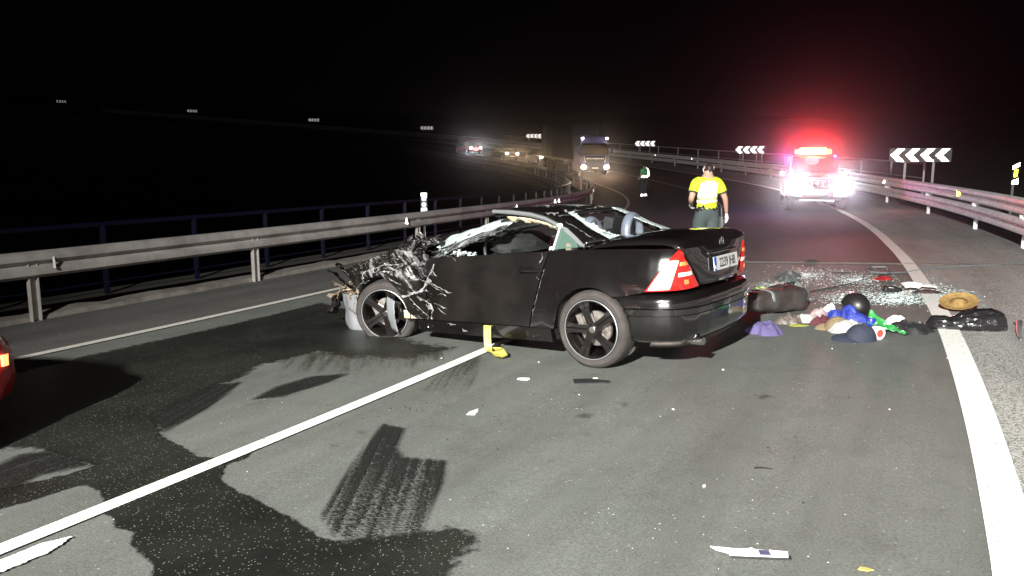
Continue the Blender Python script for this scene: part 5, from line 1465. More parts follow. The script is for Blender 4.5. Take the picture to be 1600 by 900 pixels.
# articulated lorry coming round the bend
def truck():
    s, r = 66.5, RC - 2.3
    p = RP(s, r)
    h = heading(s) + math.pi
    tilt = math.atan(-.075)
    c = thing('lorry', 'lorry with four white lamps and a dark box trailer coming round the bend', 'truck', p, (0, 0, h))
    W2 = 1.22
    # cab
    st = [(0.0, [(0, .45), (1.12, .45), (W2, .55), (W2, 1.0), (W2 - .02, 1.55), (1.10, 1.62), (0, 1.64)]), (-.12, [(0, .42), (W2, .42), (W2 + .02, .5), (W2 + .02, 1.0), (W2, 1.62), (W2 - .05, 1.70), (0, 1.72)]), (-2.2, [(0, .42), (W2, .42), (W2 + .02, .5), (W2 + .02, 1.0), (W2, 1.62), (W2 - .05, 1.70), (0, 1.72)])]
    loft(st, 'cab', M['truck_blue'], c)
    st = [(-.16, [(0, 1.66), (1.14, 1.66), (W2 - .03, 1.70), (W2 - .05, 1.8), (1.10, 1.84), (0, 1.86)]), (-.40, [(0, 1.66), (W2, 1.66), (W2, 1.7), (W2 - .06, 2.62), (1.06, 2.70), (0, 2.74)]), (-.75, [(0, 1.66), (W2, 1.66), (W2, 1.7), (W2 - .06, 2.85), (1.02, 3.15), (0, 3.25)]), (-2.2, [(0, 1.66), (W2, 1.66), (W2, 1.7), (W2 - .06, 2.85), (1.05, 3.32), (0, 3.40)])]
    loft(st, 'cab_roof', M['truck_blue'], c)
    MB().grid(lambda u, v: Vector((-.10 - .16 * v + .03 - .06 * (2 * u - 1) ** 2, -1.08 + 2.16 * u, 1.74 + .86 * v)), 14, 8).build('windscreen', M['dark_glass'], c, fix=False, solid=.02)
    MB().box((-.20, 0, 2.66), (.34, 2.2, .12)).build('sun_visor', M['truck_blue'], c, bevel=.03)
    MB().box((.03, 0, 1.30), (.05, 1.7, .50)).build('grille', M['grille'], c, bevel=.03)
    MB().box((.055, 0, 1.42), (.02, 1.5, .10)).build('grille_bar', M['galv'], c, smooth=False)
    MB().box((.05, 0, .62), (.16, 2.46, .42)).build('bumper', M['grille'], c, bevel=.06)
    MB().box((.145, 0, .66), (.02, .52, .12)).build('number_plate', M['white_metal'], c, smooth=False)
    for sd in (1, -1):
        o = MB().lathe([(0, .03), (.09, .025), (.13, 0), (.13, -.05)], 20, 'x').build('headlight', M['warm_lamp'], c); o.location = (.13, sd * .95, .72); o.scale = (1.2, 1.5, 1.1)
        q = c.matrix_basis @ Vector((.25, sd * .95, .72)); d = c.matrix_basis.to_3x3() @ Vector((1, 0, -.03))
        lamp('headlight_beam', 'SPOT', q, 220, (1, .50, .25), q + d, .08, 80, 1.0)
        lamp('headlight_glare', 'SPOT', q, 500, (1, .80, .6), (0, 0, 1.9), .10, 15, 1.0)
        o = MB().lathe([(0, .03), (.07, .02), (.09, 0), (.09, -.05)], 16, 'x').build('roof_lamp', M['roof_lamp'], c); o.location = (-.10, sd * 1.02, 3.02)
        MB().tube([(-.3, sd * 1.2, 2.5), (-.1, sd * 1.42, 2.45), (-.1, sd * 1.42, 1.85)], .025, 6).build('mirror_arm', M['grille'], c)
        o = MB().box((-.12, sd * 1.42, 2.1), (.10, .20, .48)).build('mirror', M['truck_blue'], c, bevel=.03)
        MB().tube([(.06, sd * .92, 1.6), (.07, sd * .80, 1.1)], .03, 6).build('grille_edge', M['galv'], c)
        for x in (-1.0, -4.2): simple_wheel((x, sd * 1.08, .5), sd, c, .5)
    # trailer follows the bend
    L = Vector((0, 0, 0)); q0 = RP(s + 3.2, r); q1 = RP(s + 12.6, r)
    Mi = c.matrix_basis.inverted(); a, b = Mi @ q0, Mi @ q1
    d = (b - a).normalized(); yaw = math.atan2(-d.y, -d.x); pitch = math.asin(d.z)
    t = empty('trailer', a, (0, pitch, yaw), c)
    MB().box((-4.6, 0, 2.64), (9.4, 2.5, 2.85)).build('box', M['trailer'], t, bevel=.03)
    MB().box((-4.6, 0, 1.12), (9.4, 2.3, .16)).build('chassis', M['grille'], t, smooth=False)
    for i in range(6):
        MB().box((-.2 - 1.75 * i, 0, 2.64), (.06, 2.54, 2.86)).build('tarpaulin_strap', M['trailer'], t, smooth=False)
    for x in (-5.9, -7.2, -8.5):
        for sd in (1, -1):
            wt = MB(); wt.lathe([(.2, -.14), (.42, -.15), (.5, -.12), (.5, .12), (.42, .15), (.2, .14), (0, .12)], 24, 'y'); o = wt.build('tyre', M['black_plastic'], t); o.location = (x, sd * 1.05, .5)
    for i in range(5):
        o = MB().box((-1.0 - 1.8 * i, -1.262, 1.10), (.10, .01, .05)).build('side_reflector', M['retro_o'], t, smooth=False)
        o = MB().box((-1.0 - 1.8 * i, 1.262, 1.10), (.10, .01, .05)).build('side_reflector', M['retro_o'], t, smooth=False)
truck()

# ------------------------------------------------------------------ people
M['skin'] = mat('skin', (.42, .24, .17), .55)
M['hair'] = mat('dark_hair', (.012, .009, .008), .6)
M['yellow_vest'] = mat('yellow_hi_vis', (.62, .80, .02), .7, bump=.15, bump_scale=30)
M['green_vest'] = mat('green_hi_vis', (.05, .34, .11), .7)
M['navy_cloth'] = mat('dark_uniform_cloth', (.016, .02, .03), .8)
M['trousers'] = mat('green_grey_trousers', (.048, .066, .066), .85, bump=.2, bump_scale=14)
M['glove'] = mat('white_glove', (.72, .72, .72), .5)
M['boots'] = mat('black_boots', (.012, .012, .012), .4)
M['vest_panel'] = retro('pale_yellow_back_panel', (.70, .78, .40), .12)
M['retro_soft'] = retro('silver_reflective_tape', (.72, .80, .55), .22)

def person(label, pos, yaw, J, height, top, legs, extra):
    """J: joints (x right, y forward, z up) of a 1.75 m figure"""
    root = thing('person', label, 'person', pos, (0, 0, yaw))
    k = height / 1.75
    names = list(J)
    edges = [('pelvis', 'waist'), ('waist', 'chest'), ('chest', 'neck0'), ('neck0', 'neck1'), ('neck1', 'face'), ('face', 'crown'), ('face', 'nose')]
    for s in 'LR':
        edges += [('neck0', 'sh' + s), ('sh' + s, 'el' + s), ('el' + s, 'wr' + s), ('pelvis', 'hip' + s), ('hip' + s, 'kn' + s), ('kn' + s, 'an' + s), ('an' + s, 'he' + s), ('an' + s, 'toe' + s)]
    rad_ = {'pelvis': (.138, .108), 'waist': (.128, .095), 'chest': (.155, .112), 'neck0': (.09, .07), 'neck1': (.056, .058), 'face': (.074, .090), 'crown': (.070, .082), 'nose': (.016, .018)}
    for s in 'LR':
        rad_.update({'sh' + s: (.066, .066), 'el' + s: (.045, .045), 'wr' + s: (.030, .026), 'hip' + s: (.098, .10), 'kn' + s: (.064, .066), 'an' + s: (.044, .046), 'he' + s: (.036, .034), 'toe' + s: (.034, .026)})
    me = bpy.data.meshes.new('body')
    me.from_pydata([Vector(J[n]) * k for n in names], [(names.index(a), names.index(b)) for a, b in edges], [])
    o = bpy.data.objects.new('body', me); COL.objects.link(o)
    sk = o.modifiers.new('skin', 'SKIN'); ss = o.modifiers.new('sub', 'SUBSURF'); ss.levels = 2; ss.render_levels = 2
    for i, n in enumerate(names):
        v = me.skin_vertices[0].data[i]; v.radius = (rad_[n][0] * k, rad_[n][1] * k); v.use_root = (n == 'pelvis')
    dg = bpy.context.evaluated_depsgraph_get()
    bm_ = bpy.data.meshes.new_from_object(o.evaluated_get(dg)); bm_.name = 'body'
    bpy.data.objects.remove(o)
    bm_.materials.clear(); bm_.materials.append(M['skin'])
    for p in bm_.polygons: p.use_smooth = True
    body = bpy.data.objects.new('body', bm_); COL.objects.link(body); body.parent = root
    segs = [(a, b, Vector(J[a]) * k, Vector(J[b]) * k, (rad_[a][0] + rad_[b][0]) / 2) for a, b in edges]
    info = []
    for p in bm_.polygons:
        c = p.center; best = None
        for a, b, A, B, r in segs:
            t = max(0, min(1, (c - A).dot(B - A) / max(1e-6, (B - A).length_squared))); d = (c - A.lerp(B, t)).length / r
            if best is None or d < best[0]: best = (d, a, b, t)
        info.append(best)
    def cloth(name, m, pred, off, bulge=0.0):
        keep = [i for i, p in enumerate(bm_.polygons) if pred(info[i][1], info[i][2], info[i][3], p.center / k)]
        vid = {}; vs = []; fs = []
        for i in keep:
            f = []
            for v in bm_.polygons[i].vertices:
                if v not in vid:
                    vid[v] = len(vs); q = bm_.vertices[v]
                    vs.append(q.co + q.normal * (off + bulge * (.5 + noise.noise(q.co * 9)) ) )
                f.append(vid[v])
            fs.append(f)
        mb = MB(); mb.add(vs, fs)
        c = mb.build(name, m, root, fix=False, sharp=80)
        md = c.modifiers.new('thickness', 'SOLIDIFY'); md.thickness = .008; md.offset = 1
        return c
    torso = ('pelvis', 'waist', 'chest', 'neck0')
    slv = extra.get('sleeve', .55)
    cloth('shirt', top, lambda a, b, t, c: (a in torso and b in torso + ('shL', 'shR') and .99 < c.z < 1.49) or (a[:2] == 'sh' and t < slv), .010, .006)
    cloth('sleeve_hem', M['navy_cloth'], lambda a, b, t, c: a[:2] == 'sh' and slv - .02 < t < slv + .10, .012)
    cloth('trousers', legs, lambda a, b, t, c: (a in ('pelvis',) and c.z < 1.02) or (a[:2] in ('hi', 'kn') and c.z > .08) or (b[:3] == 'hip'), .012, .014)
    cloth('boots', M['boots'], lambda a, b, t, c: a[:2] == 'an' or (a[:2] == 'kn' and c.z < .14), .010)
    cloth('belt', M['boots'], lambda a, b, t, c: a in torso and .985 < c.z < 1.035, .020)
    cloth('hair', M['hair'], lambda a, b, t, c: (b == 'crown' or a == 'face' or b == 'face') and (c.z > J['crown'][2] - .01 or c.y - J['face'][1] < -.015) and c.z > J['face'][2] - .06, .006)
    for nm, m, fn, off in extra.get('cloth', []): cloth(nm, m, fn, off)
    # ears
    for s in (-1, 1):
        e = MB().lathe([(0, .012), (.016, .010), (.020, 0), (.012, -.010)], 10, 'x'); eo = e.build('ear', M['skin'], root); eo.location = Vector(J['face']) * k + Vector((s * .078 * k, -.005, .01)); eo.scale = (1, .8, 1.4)
    # hands: palm, four fingers, thumb as skinned chains
    for s in 'LR':
        w = Vector(J['wr' + s]) * k; e = Vector(J['el' + s]) * k
        d = (w - e).normalized(); side = 1 if s == 'R' else -1
        f_ = Vector(extra.get('palm' + s, (0, 1, 0))); f_ = (f_ - d * f_.dot(d)).normalized(); n_ = d.cross(f_) * side
        V, Ed, Rr = [w - d * .01, w + d * .045, w + d * .085], [(0, 1), (1, 2)], [(.024, .024), (.030, .020), (.034, .016)]
        for i, (off, ln) in enumerate(((.030, .070), (.010, .080), (-.010, .075), (-.030, .058))):
            b0 = len(V); base = w + d * .085 + f_ * off
            bend = n_ * -.018 * (1 + .3 * i)
            V += [base, base + d * ln * .5 + bend * .4, base + d * ln * .85 + bend * 1.3]; Rr += [(.0095, .0095), (.0085, .0085), (.007, .007)]
            Ed += [(2, b0), (b0, b0 + 1), (b0 + 1, b0 + 2)]
        b0 = len(V); V += [w + d * .045 + f_ * .032, w + d * .075 + f_ * .056 + n_ * -.01]; Rr += [(.011, .011), (.009, .009)]; Ed += [(1, b0), (b0, b0 + 1)]
        hm = bpy.data.meshes.new('glove'); hm.from_pydata(V, Ed, [])
        ho = bpy.data.objects.new('glove', hm); COL.objects.link(ho); ho.modifiers.new('skin', 'SKIN'); q = ho.modifiers.new('sub', 'SUBSURF'); q.levels = 1; q.render_levels = 1
        for i, r in enumerate(Rr): hm.skin_vertices[0].data[i].radius = r; hm.skin_vertices[0].data[i].use_root = (i == 0)
        dg = bpy.context.evaluated_depsgraph_get(); m2 = bpy.data.meshes.new_from_object(ho.evaluated_get(dg)); m2.name = 'glove'; bpy.data.objects.remove(ho)
        m2.materials.clear(); m2.materials.append(extra.get('glove', M['glove']))
        for p in m2.polygons: p.use_smooth = True
        h2 = bpy.data.objects.new('glove', m2); COL.objects.link(h2); h2.parent = root
    return root

J1 = dict(pelvis=(0, 0, .96), waist=(0, 0, 1.10), chest=(.0, .02, 1.30), neck0=(0, .02, 1.46), neck1=(.015, .03, 1.545), face=(.03, .05, 1.635), crown=(.03, .05, 1.71), nose=(.055, .15, 1.625),
          shL=(-.19, .02, 1.42), elL=(-.285, -.05, 1.165), wrL=(-.20, .15, 1.07), shR=(.19, .02, 1.42), elR=(.30, -.01, 1.16), wrR=(.36, .06, .93),
          hipL=(-.095, 0, .90), knL=(-.10, .10, .50), anL=(-.09, -.06, .10), heL=(-.09, -.13, .05), toeL=(-.10, .10, .045),
          hipR=(.095, 0, .90), knR=(.09, .0, .49), anR=(.085, -.18, .12), heR=(.085, -.25, .09), toeR=(.09, -.02, .045))
x, y = 3.02, 12.15
back = lambda c: c.y < .03
band_h = lambda a, b, t, c: a in ('pelvis', 'waist', 'chest', 'neck0') and b in ('waist', 'chest', 'neck0', 'shL', 'shR') and (1.10 < c.z < 1.17) and abs(c.x) < .25
def braces(a, b, t, c): return a in ('waist', 'chest', 'neck0') and c.z > 1.15 and (.07 < abs(c.x) < .155)
def panel(a, b, t, c): return a in ('waist', 'chest', 'neck0', 'pelvis') and 1.165 < c.z < 1.43 and abs(c.x) < .135 and c.y < .02
p1 = person('officer in a yellow reflective vest walking away behind the wrecked car', (x - .06, y, ZG(x, y)), R_(10), J1, 1.70, M['yellow_vest'], M['trousers'],
            dict(palmL=(0, 1, .2), palmR=(0, 1, 0), cloth=[('reflective_band', M['retro_soft'], band_h, .024), ('back_panel', M['vest_panel'], panel, .021),
                 ('face_mask', M['glove'], lambda a, b, t, c: b in ('face', 'nose', 'crown') and c.y > .09 and 1.57 < c.z < 1.64, .008)]))
hol = MB().box((.215, -.02, .90), (.06, .10, .20)); hol.box((.215, -.02, 1.0), (.03, .05, .1)); hol.build('holster', M['boots'], p1, bevel=.015)
MB().tube([(.19, -.10, 1.0), (.20, -.11, .86)], .02, 8).build('baton', M['boots'], p1)
pad = MB().box((.195, -.09, .77), (.03, .10, .20)); pad.build('notepad', M['silver_trim'], p1, bevel=.008)

J2 = dict(pelvis=(0, 0, .96), waist=(0, 0, 1.10), chest=(0, .0, 1.30), neck0=(0, .0, 1.46), neck1=(0, .02, 1.52), face=(0, .04, 1.60), crown=(0, .035, 1.665), nose=(0, .14, 1.59),
          shL=(-.19, 0, 1.42), elL=(-.23, .02, 1.15), wrL=(-.19, .17, 1.02), shR=(.19, 0, 1.42), elR=(.24, -.02, 1.15), wrR=(.22, .10, .95),
          hipL=(-.09, 0, .90), knL=(-.09, .03, .50), anL=(-.08, 0, .10), heL=(-.08, -.06, .05), toeL=(-.085, .15, .045),
          hipR=(.09, 0, .90), knR=(.09, .03, .49), anR=(.085, .0, .10), heR=(.085, -.06, .05), toeR=(.09, .15, .045))
q = G(1006, 304)
k_ = math.hypot(q.x, q.y)
x, y = q.x / q.y * 40.5, 40.5
p2 = person('far officer in a green and white vest standing on the dark road', (x, y, ZG(x, y)), R_(35), J2, 1.76, M['green_vest'], M['navy_cloth'],
            dict(cloth=[('reflective_band', M['retro'], lambda a, b, t, c: a in ('pelvis', 'waist') and 1.04 < c.z < 1.13, .024), ('reflective_sleeve', M['retro'], lambda a, b, t, c: (a == 'shR' or b == 'shR') and t > .3, .022),
                 ('reflective_ankle', M['retro'], lambda a, b, t, c: a[:2] == 'kn' and .12 < c.z < .22, .03)]))
# ------------------------------------------------------------------ things scattered on the road
def on_road(px, dz=0.0): return G(px[0], px[1], dz)
def lump(name, label, cat, px, wx, wy, h, rot, m, seed=0, rough=.35, ring_n=72, rr=20, peak=1.0, sharp=60, group=None, outline=.42, parent=None, z0=0.0):
    """a crumpled heap of cloth or film: uneven outline, folds, closed underneath"""
    p = on_road(px)
    def top(u, v):
        a = 2 * math.pi * u
        o = 1 + outline * noise.noise(Vector((math.cos(a) * 1.8 + seed, math.sin(a) * 1.8, seed * 2.1)))
        x, y = v * math.cos(a) * wx / 2 * o, v * math.sin(a) * wy / 2 * o
        q = Vector((x * 11 + seed * 3, y * 11, seed))
        f = (1 - v ** 2.6) ** (.8 * peak)
        wx_, wy_ = noise.noise(q * .45), noise.noise(q * .45 + Vector((7, 3, 0)))
        b1 = abs(noise.noise(q * .5 + Vector((wx_, wy_, 0)) * 1.5)); b2 = abs(noise.noise(q * 1.15 + Vector((wy_, wx_, 0)) * 2.2)); b3 = abs(noise.noise(q * 2.4 + Vector((wx_, wy_, 2)) * 2.5))
        z = h * f * (.42 + rough * (1.25 * min(b1, .45) + .8 * min(b2, .4) + .3 * b3)) + .006 * (1 - v)
        bx_, by_ = .06 * wx * f * noise.noise(q * .6 + Vector((0, 9, 1))), .05 * wy * f * noise.noise(q * .6 + Vector((4, 0, 2))); x += bx_ * 2; y += by_ * 2
        return Vector((x, y, max(.001, z + z0 * (1 - v))))
    mb = MB().grid(top, ring_n, rr, closed_u=True)
    b = len(mb.v); mb.v += [(p_[0], p_[1], .0005) for p_ in mb.v[-ring_n:]]
    for i in range(ring_n):
        mb.f.append((b - ring_n + i, b - ring_n + (i + 1) % ring_n, b + (i + 1) % ring_n, b + i)); mb.mi.append(0)
    mb.f.append(tuple(b + i for i in range(ring_n))[::-1]); mb.mi.append(0)
    o = mb.build(name, m, parent, sharp=sharp, loc=p if parent is None else None, rot=(0, 0, rot) if parent is None else None, weld=True)
    return tag(o, label, cat, group)
def C(name, col, rough=.85, **k): return mat(name, tuple(c * .72 for c in col), rough, bump=.25, bump_scale=45, **k)
CAR_Z = ZG
# bags and clothes
M['bin_film'] = mat('black_bin_film', (.012, .0115, .0125), .22, 0, .6, coat=.2, bump=.7, bump_scale=11)
M['bag_cloth'] = mat('brown_black_bag_nylon', (.030, .024, .022), .5, var=(.05, .042, .038), var_scale=5, bump=.3, bump_scale=14)

# soft suitcase lying open behind the bumper
def suitcase():
    p = on_road((1224, 490)); q = on_road((1172, 496)); d = (p - q)
    c = thing('suitcase', 'slumped dark brown soft suitcase lying beside the rear bumper', 'suitcase', (p.x - .10, p.y + .10, p.z), (0, 0, math.atan2(d.y, d.x) + R_(6)))
    def body(u, v):
        a = 2 * math.pi * u; e = .42
        cx_ = math.copysign(abs(math.cos(a)) ** e, math.cos(a)); sy = math.copysign(abs(math.sin(a)) ** e, math.sin(a))
        t = v * 2 - 1; k = (1 - abs(t) ** 9) ** .5
        y = .17 * cx_ * (.55 + .45 * k); z = .145 + .135 * sy * (.5 + .5 * k) * (1 - .22 * (1 - v))
        x = .42 * t
        n = Vector((x * 6, y * 6, z * 8))
        return Vector((x + .012 * noise.noise(n), y + .03 * noise.noise(n * .9 + Vector((4, 0, 0))), max(.004, z + .028 * noise.noise(n * .8))))
    mb = MB().grid(body, 40, 28, closed_u=True); n = 40
    mb.f += [tuple(range(n))[::-1], tuple(range(28 * n, 29 * n))]; mb.mi += [0, 0]
    mb.build('shell', M['bag_cloth'], c, sharp=50)
    for vv in (.955, .90):
        MB().tube([body(i / 40, vv) * 1.0 + Vector((.0, 0, .0)) for i in range(41)], .011, 6).build('piping', M['black_plastic'], c)
    MB().grid(lambda u, v: body(.5 - .5 * u * .98, .30 + .05 * v) + Vector((0, -.004, .007)), 14, 2).build('strap', M['liner'], c, fix=False, solid=.004)
    MB().tube([(.05, -.10, .285), (.05, -.12, .33), (.20, -.12, .335), (.20, -.10, .285)], .011, 8).build('handle', M['black_plastic'], c)
suitcase()
# long black bin bag with its knotted neck to the left
def binbag(name, label, pa, pb, radii, seed, neck=.0):
    a, b = on_road(pa), on_road(pb); d = b - a; L = d.length; d = Vector((d.x, d.y, 0)).normalized(); n_ = Vector((-d.y, d.x, 0))
    def fn(u, v):
        t = v; r = radii(t); an = 2 * math.pi * u
        q = Vector((t * 9 * L + seed, math.cos(an) * 1.6, math.sin(an) * 1.6))
        w_ = max(.55, 1 - t * .9); q2 = Vector((q.x * .55, q.y * 1.5 + q.x * .3, q.z * 1.5)); rr = r * (1 + .12 * noise.noise(q2 * .7) + .22 * w_ * (1 - 2 * abs(noise.noise(q2))) + .07 * w_ * noise.noise(q * 2.6) - .05)
        h = rr * (.85 + .25 * math.sin(an)) ; y = rr * math.cos(an) * 1.05; z = r * .72 + rr * .78 * math.sin(an)
        return Vector((0, 0, 0)) + Vector((d.x * L * (t - .5) + n_.x * y, d.y * L * (t - .5) + n_.y * y, max(.002, z)))
    mb = MB().grid(fn, 44, 56, closed_u=True)
    mb.f += [tuple(range(44))[::-1], tuple(range(56 * 44, 57 * 44))]; mb.mi += [0, 0]
    p = (a + b) / 2
    return tag(mb.build(name, M['bin_film'], sharp=24, loc=p), label, 'bin bag')
def rads(t): return _interp([(0, .045), (.06, .03), (.14, .085), (.28, .09), (.36, .08), (.46, .112), (.62, .135), (.82, .142), (.94, .125), (1, .05)], t)
binbag('bin_bag', 'long shiny black bin bag lying across the white edge line', (1437, 514), (1571, 516), rads, 3)
lump('garment', 'black crumpled garment between the green bag and the bin bag', 'clothing', (1412, 519), .50, .30, .14, R_(-6), C('black_garment', (.011, .011, .012), .7), 4, .4)
# the heap
lump('jacket', 'purple cloth lying half under the shadow of the bumper', 'clothing', (1193, 520), .36, .30, .13, R_(-25), C('purple_cloth', (.10, .08, .20)), 11, .55, outline=.6, sharp=22)
lump('shoe_bag', 'crumpled grey brown bag in front of the suitcase', 'bag', (1232, 504), .30, .22, .11, R_(10), C('taupe_bag', (.13, .105, .09), .5), 13, .6, sharp=22)
lump('cloth', 'white cloth with a yellow edge next to the grey brown bag', 'cloth', (1257, 503), .23, .15, .10, R_(5), C('white_cloth', (.5, .49, .45)), 15, .4, sharp=22)
lump('rag', 'small yellow green rag under the white cloth', 'cloth', (1247, 509), .22, .09, .025, R_(0), C('yellow_green_rag', (.3, .31, .04)), 16, .3)
lump('shirt', 'bright blue shirt draped over the heap of clothes', 'clothing', (1322, 501), .46, .26, .17, R_(-18), C('blue_shirt', (.02, .04, .32), .6), 17, .55, outline=.4, sharp=20)
lump('shirt', 'maroon cloth on the left of the heap of clothes', 'clothing', (1286, 507), .26, .16, .12, R_(15), C('maroon_cloth', (.085, .012, .02)), 18, .45)
lump('shirt', 'white and pink cloth at the back left of the heap', 'clothing', (1279, 498), .22, .16, .14, R_(0), C('pale_pink_cloth', (.40, .34, .34), var=(.16, .07, .085), var_scale=14), 19, .5)
lump('bag', 'white paper bag standing behind the blue shirt', 'paper', (1296, 490), .17, .10, .20, R_(20), C('white_paper', (.8, .8, .78), .6), 20, .2, peak=.7, outline=.5)
def baseball_cap(name, label, px, rot, m, m2, s=1.0, tilt=(0, 0)):
    p = on_road(px)
    c = thing(name, label, 'cap', p, (tilt[0], tilt[1], rot))
    def dome(u, v):
        a = 2 * math.pi * u; b = v * math.pi / 2
        q = Vector((math.cos(a), math.sin(a), b))
        return Vector((.095 * math.cos(a) * math.sin(b) * s, .082 * math.sin(a) * math.sin(b) * s, .10 * math.cos(b) * s + .012 * noise.noise(q * 2)))
    MB().grid(dome, 28, 10, closed_u=True).build('crown', m, c, fix=True, solid=.004)
    def brim(u, v):
        a = R_(-62 + 124 * u); r0 = .088; r1 = .088 + .085 * math.cos(R_(-62 + 124 * u) * 1.05)
        r = r0 + (r1 - r0) * v
        return Vector((r * math.cos(a) * s, r * math.sin(a) * .95 * s, (.010 + .012 * math.cos(a * 1.3) - .02 * v * v) * s + .004))
    MB().grid(brim, 20, 6).build('peak', m2, c, fix=False, solid=.004)
    b = MB().lathe([(0, .006), (.007, .004), (.009, 0)], 10, 'z'); o = b.build('button', m2, c); o.location = (0, 0, .10 * s)
baseball_cap('baseball_cap', 'tan baseball cap at the front left of the clothes heap', (1307, 514), R_(200), C('tan_cotton', (.22, .16, .09)), C('tan_peak', (.27, .20, .12)), 1.35, (R_(-25), R_(15)))
baseball_cap('baseball_cap', 'navy blue baseball cap at the front of the clothes heap', (1344, 531), R_(190), C('navy_cotton', (.022, .028, .05)), C('navy_peak', (.028, .035, .06)), 1.55, (R_(-12), R_(4)))
lump('shirt', 'white shirt with yellow stripes in the middle of the heap', 'clothing', (1330, 518), .42, .20, .13, R_(8), C('white_shirt', (.5, .5, .47), var=(.45, .38, .05), var_scale=7, var_at=(.56, .60)), 23, .5, outline=.5, sharp=20)
# round black helmet shell
hm_p = on_road((1334, 497))
hc = thing('helmet', 'black open face helmet standing behind the blue shirt', 'helmet', hm_p + Vector((.02, .10, 0)), (R_(-12), R_(8), R_(-70)))
def helm(u, v):
    a = 2 * math.pi * u; b = v * R_(118)
    return Vector((.155 * math.cos(a) * math.sin(b), .135 * math.sin(a) * math.sin(b), .135 + .15 * math.cos(b)))
MB().grid(helm, 36, 18, closed_u=True).build('shell', mat('satin_black_shell', (.010, .0095, .0095), .42, bump=.1, bump_scale=60), hc, fix=True, solid=.012).scale = (1.05, 1, .92)
MB().tube([helm(i / 36, 1.0) for i in range(37)], .010, 6).build('rim', M['black_plastic'], hc)
MB().tube([helm(.04 + .22 * i / 12, .86) * 1.0 + Vector((0, 0, 0)) for i in range(13)], .006, 6).build('strap', M['liner'], hc)
# green carrier bag, twisted
gp = on_road((1384, 522))
def gbag(u, v):
    q = Vector((u * 3, v * 4, 2))
    x = -.16 + .34 * u; w = .19 * (1 - .55 * u); y = w * (v - .5)
    z = .20 * (1 - u) ** 1.2 * (1 - .6 * abs(2 * v - 1)) + .02 + .05 * abs(noise.noise(q * 2))
    return Vector((x, y, z))
o = MB().grid(gbag, 20, 16).build('carrier_bag', mat('green_carrier_film', (.015, .16, .035), .3, var=(.08, .32, .11), var_scale=4, var_at=(.45, .75), bump=.5, bump_scale=14), None, sharp=18, fix=False, loc=gp, rot=(0, 0, R_(-32)), solid=.004)
tag(o, 'green plastic carrier bag leaning on the black garment', 'carrier bag')
bx = thing('pouch', 'deep blue drink can standing in front of the green bag', 'can', on_road((1358, 521)) + Vector((0, 0, .035)), (R_(8), 0, R_(20)))
MB().lathe([(0, 0), (.038, 0), (.043, .006), (.043, .115), (.036, .125), (0, .125)], 20).build('shell', mat('blue_can', (.015, .02, .26), .35), bx)
MB().lathe([(.034, .1255), (.036, .129), (.030, .127), (0, .1265)], 20).build('rim', M['chrome'], bx)
rl = thing('roll', 'white roll with a red centre lying at the front of the heap', 'tape roll', on_road((1370, 530)) + Vector((0, 0, .062)), (0, R_(8), R_(18)))
MB().lathe([(.024, -.035), (.062, -.035), (.064, -.03), (.064, .03), (.062, .035), (.024, .035), (.024, -.035)], 28, 'y').build('tape', C('white_tape', (.72, .70, .68)), rl)
MB().lathe([(0, -.036), (.030, -.036), (.036, -.0365)], 24, 'y').build('core', C('red_core', (.5, .06, .04)), rl)
def sheet(name, label, cat, px, pts, m, rot=0.0, lift=.012, thick=.004, curl=.02, sx=1.0):
    p = on_road(px)
    bm = bmesh.new(); vs = [bm.verts.new((x * sx, y * sx, 0)) for x, y in pts]; bm.faces.new(vs)
    bmesh.ops.triangulate(bm, faces=bm.faces[:]); bmesh.ops.subdivide_edges(bm, edges=bm.edges[:], cuts=2)
    for v in bm.verts: v.co.z = lift * .4 + curl * (.5 + noise.noise(v.co * 6 + Vector((px[0], px[1], 0))))
    me = bpy.data.meshes.new(name); bm.to_mesh(me); bm.free(); me.materials.append(m)
    o = bpy.data.objects.new(name, me); COL.objects.link(o); o.location = p; o.rotation_euler = (0, 0, rot)
    md = o.modifiers.new('thickness', 'SOLIDIFY'); md.thickness = thick; md.offset = 1
    return tag(o, label, cat)
M['paper'] = mat('white_debris_plastic', (.78, .78, .76), .5)
lump('paper', 'crumpled white paper behind the black garment', 'paper', (1401, 503), .20, .13, .10, R_(0), M['paper'], 31, .4)
# straw hat on its side
hp = on_road((1498, 486))
ht = thing('straw_hat', 'golden straw hat lying tipped on the hard shoulder', 'hat', hp + Vector((0, .02, .085)), (R_(20), R_(-12), R_(12)))
ht.scale = (.86, .86, .86)
M['straw'] = mat('straw_weave', (.27, .17, .055), .7, var=(.19, .11, .035), var_scale=22, bump=.4, bump_scale=70)
MB().lathe([(.088, .012), (.10, .004), (.14, .004), (.185, .018), (.20, .034), (.197, .038), (.14, .010), (.10, .010), (.088, .018)], 48).build('brim', M['straw'], ht).scale = (1.25, .95, 1)
MB().lathe([(.09, .01), (.086, -.05), (.074, -.085), (.04, -.098), (0, -.09), (0, -.084), (.036, -.09), (.068, -.08), (.08, -.05), (.084, .01)], 40).build('crown', M['straw'], ht).scale = (1.25, .95, .85)
MB().lathe([(.0915, .006), (.0895, -.03), (.0885, -.03), (.0905, .006)], 40).build('band', M['hair'], ht).scale = (1.24, .94, 1.5)
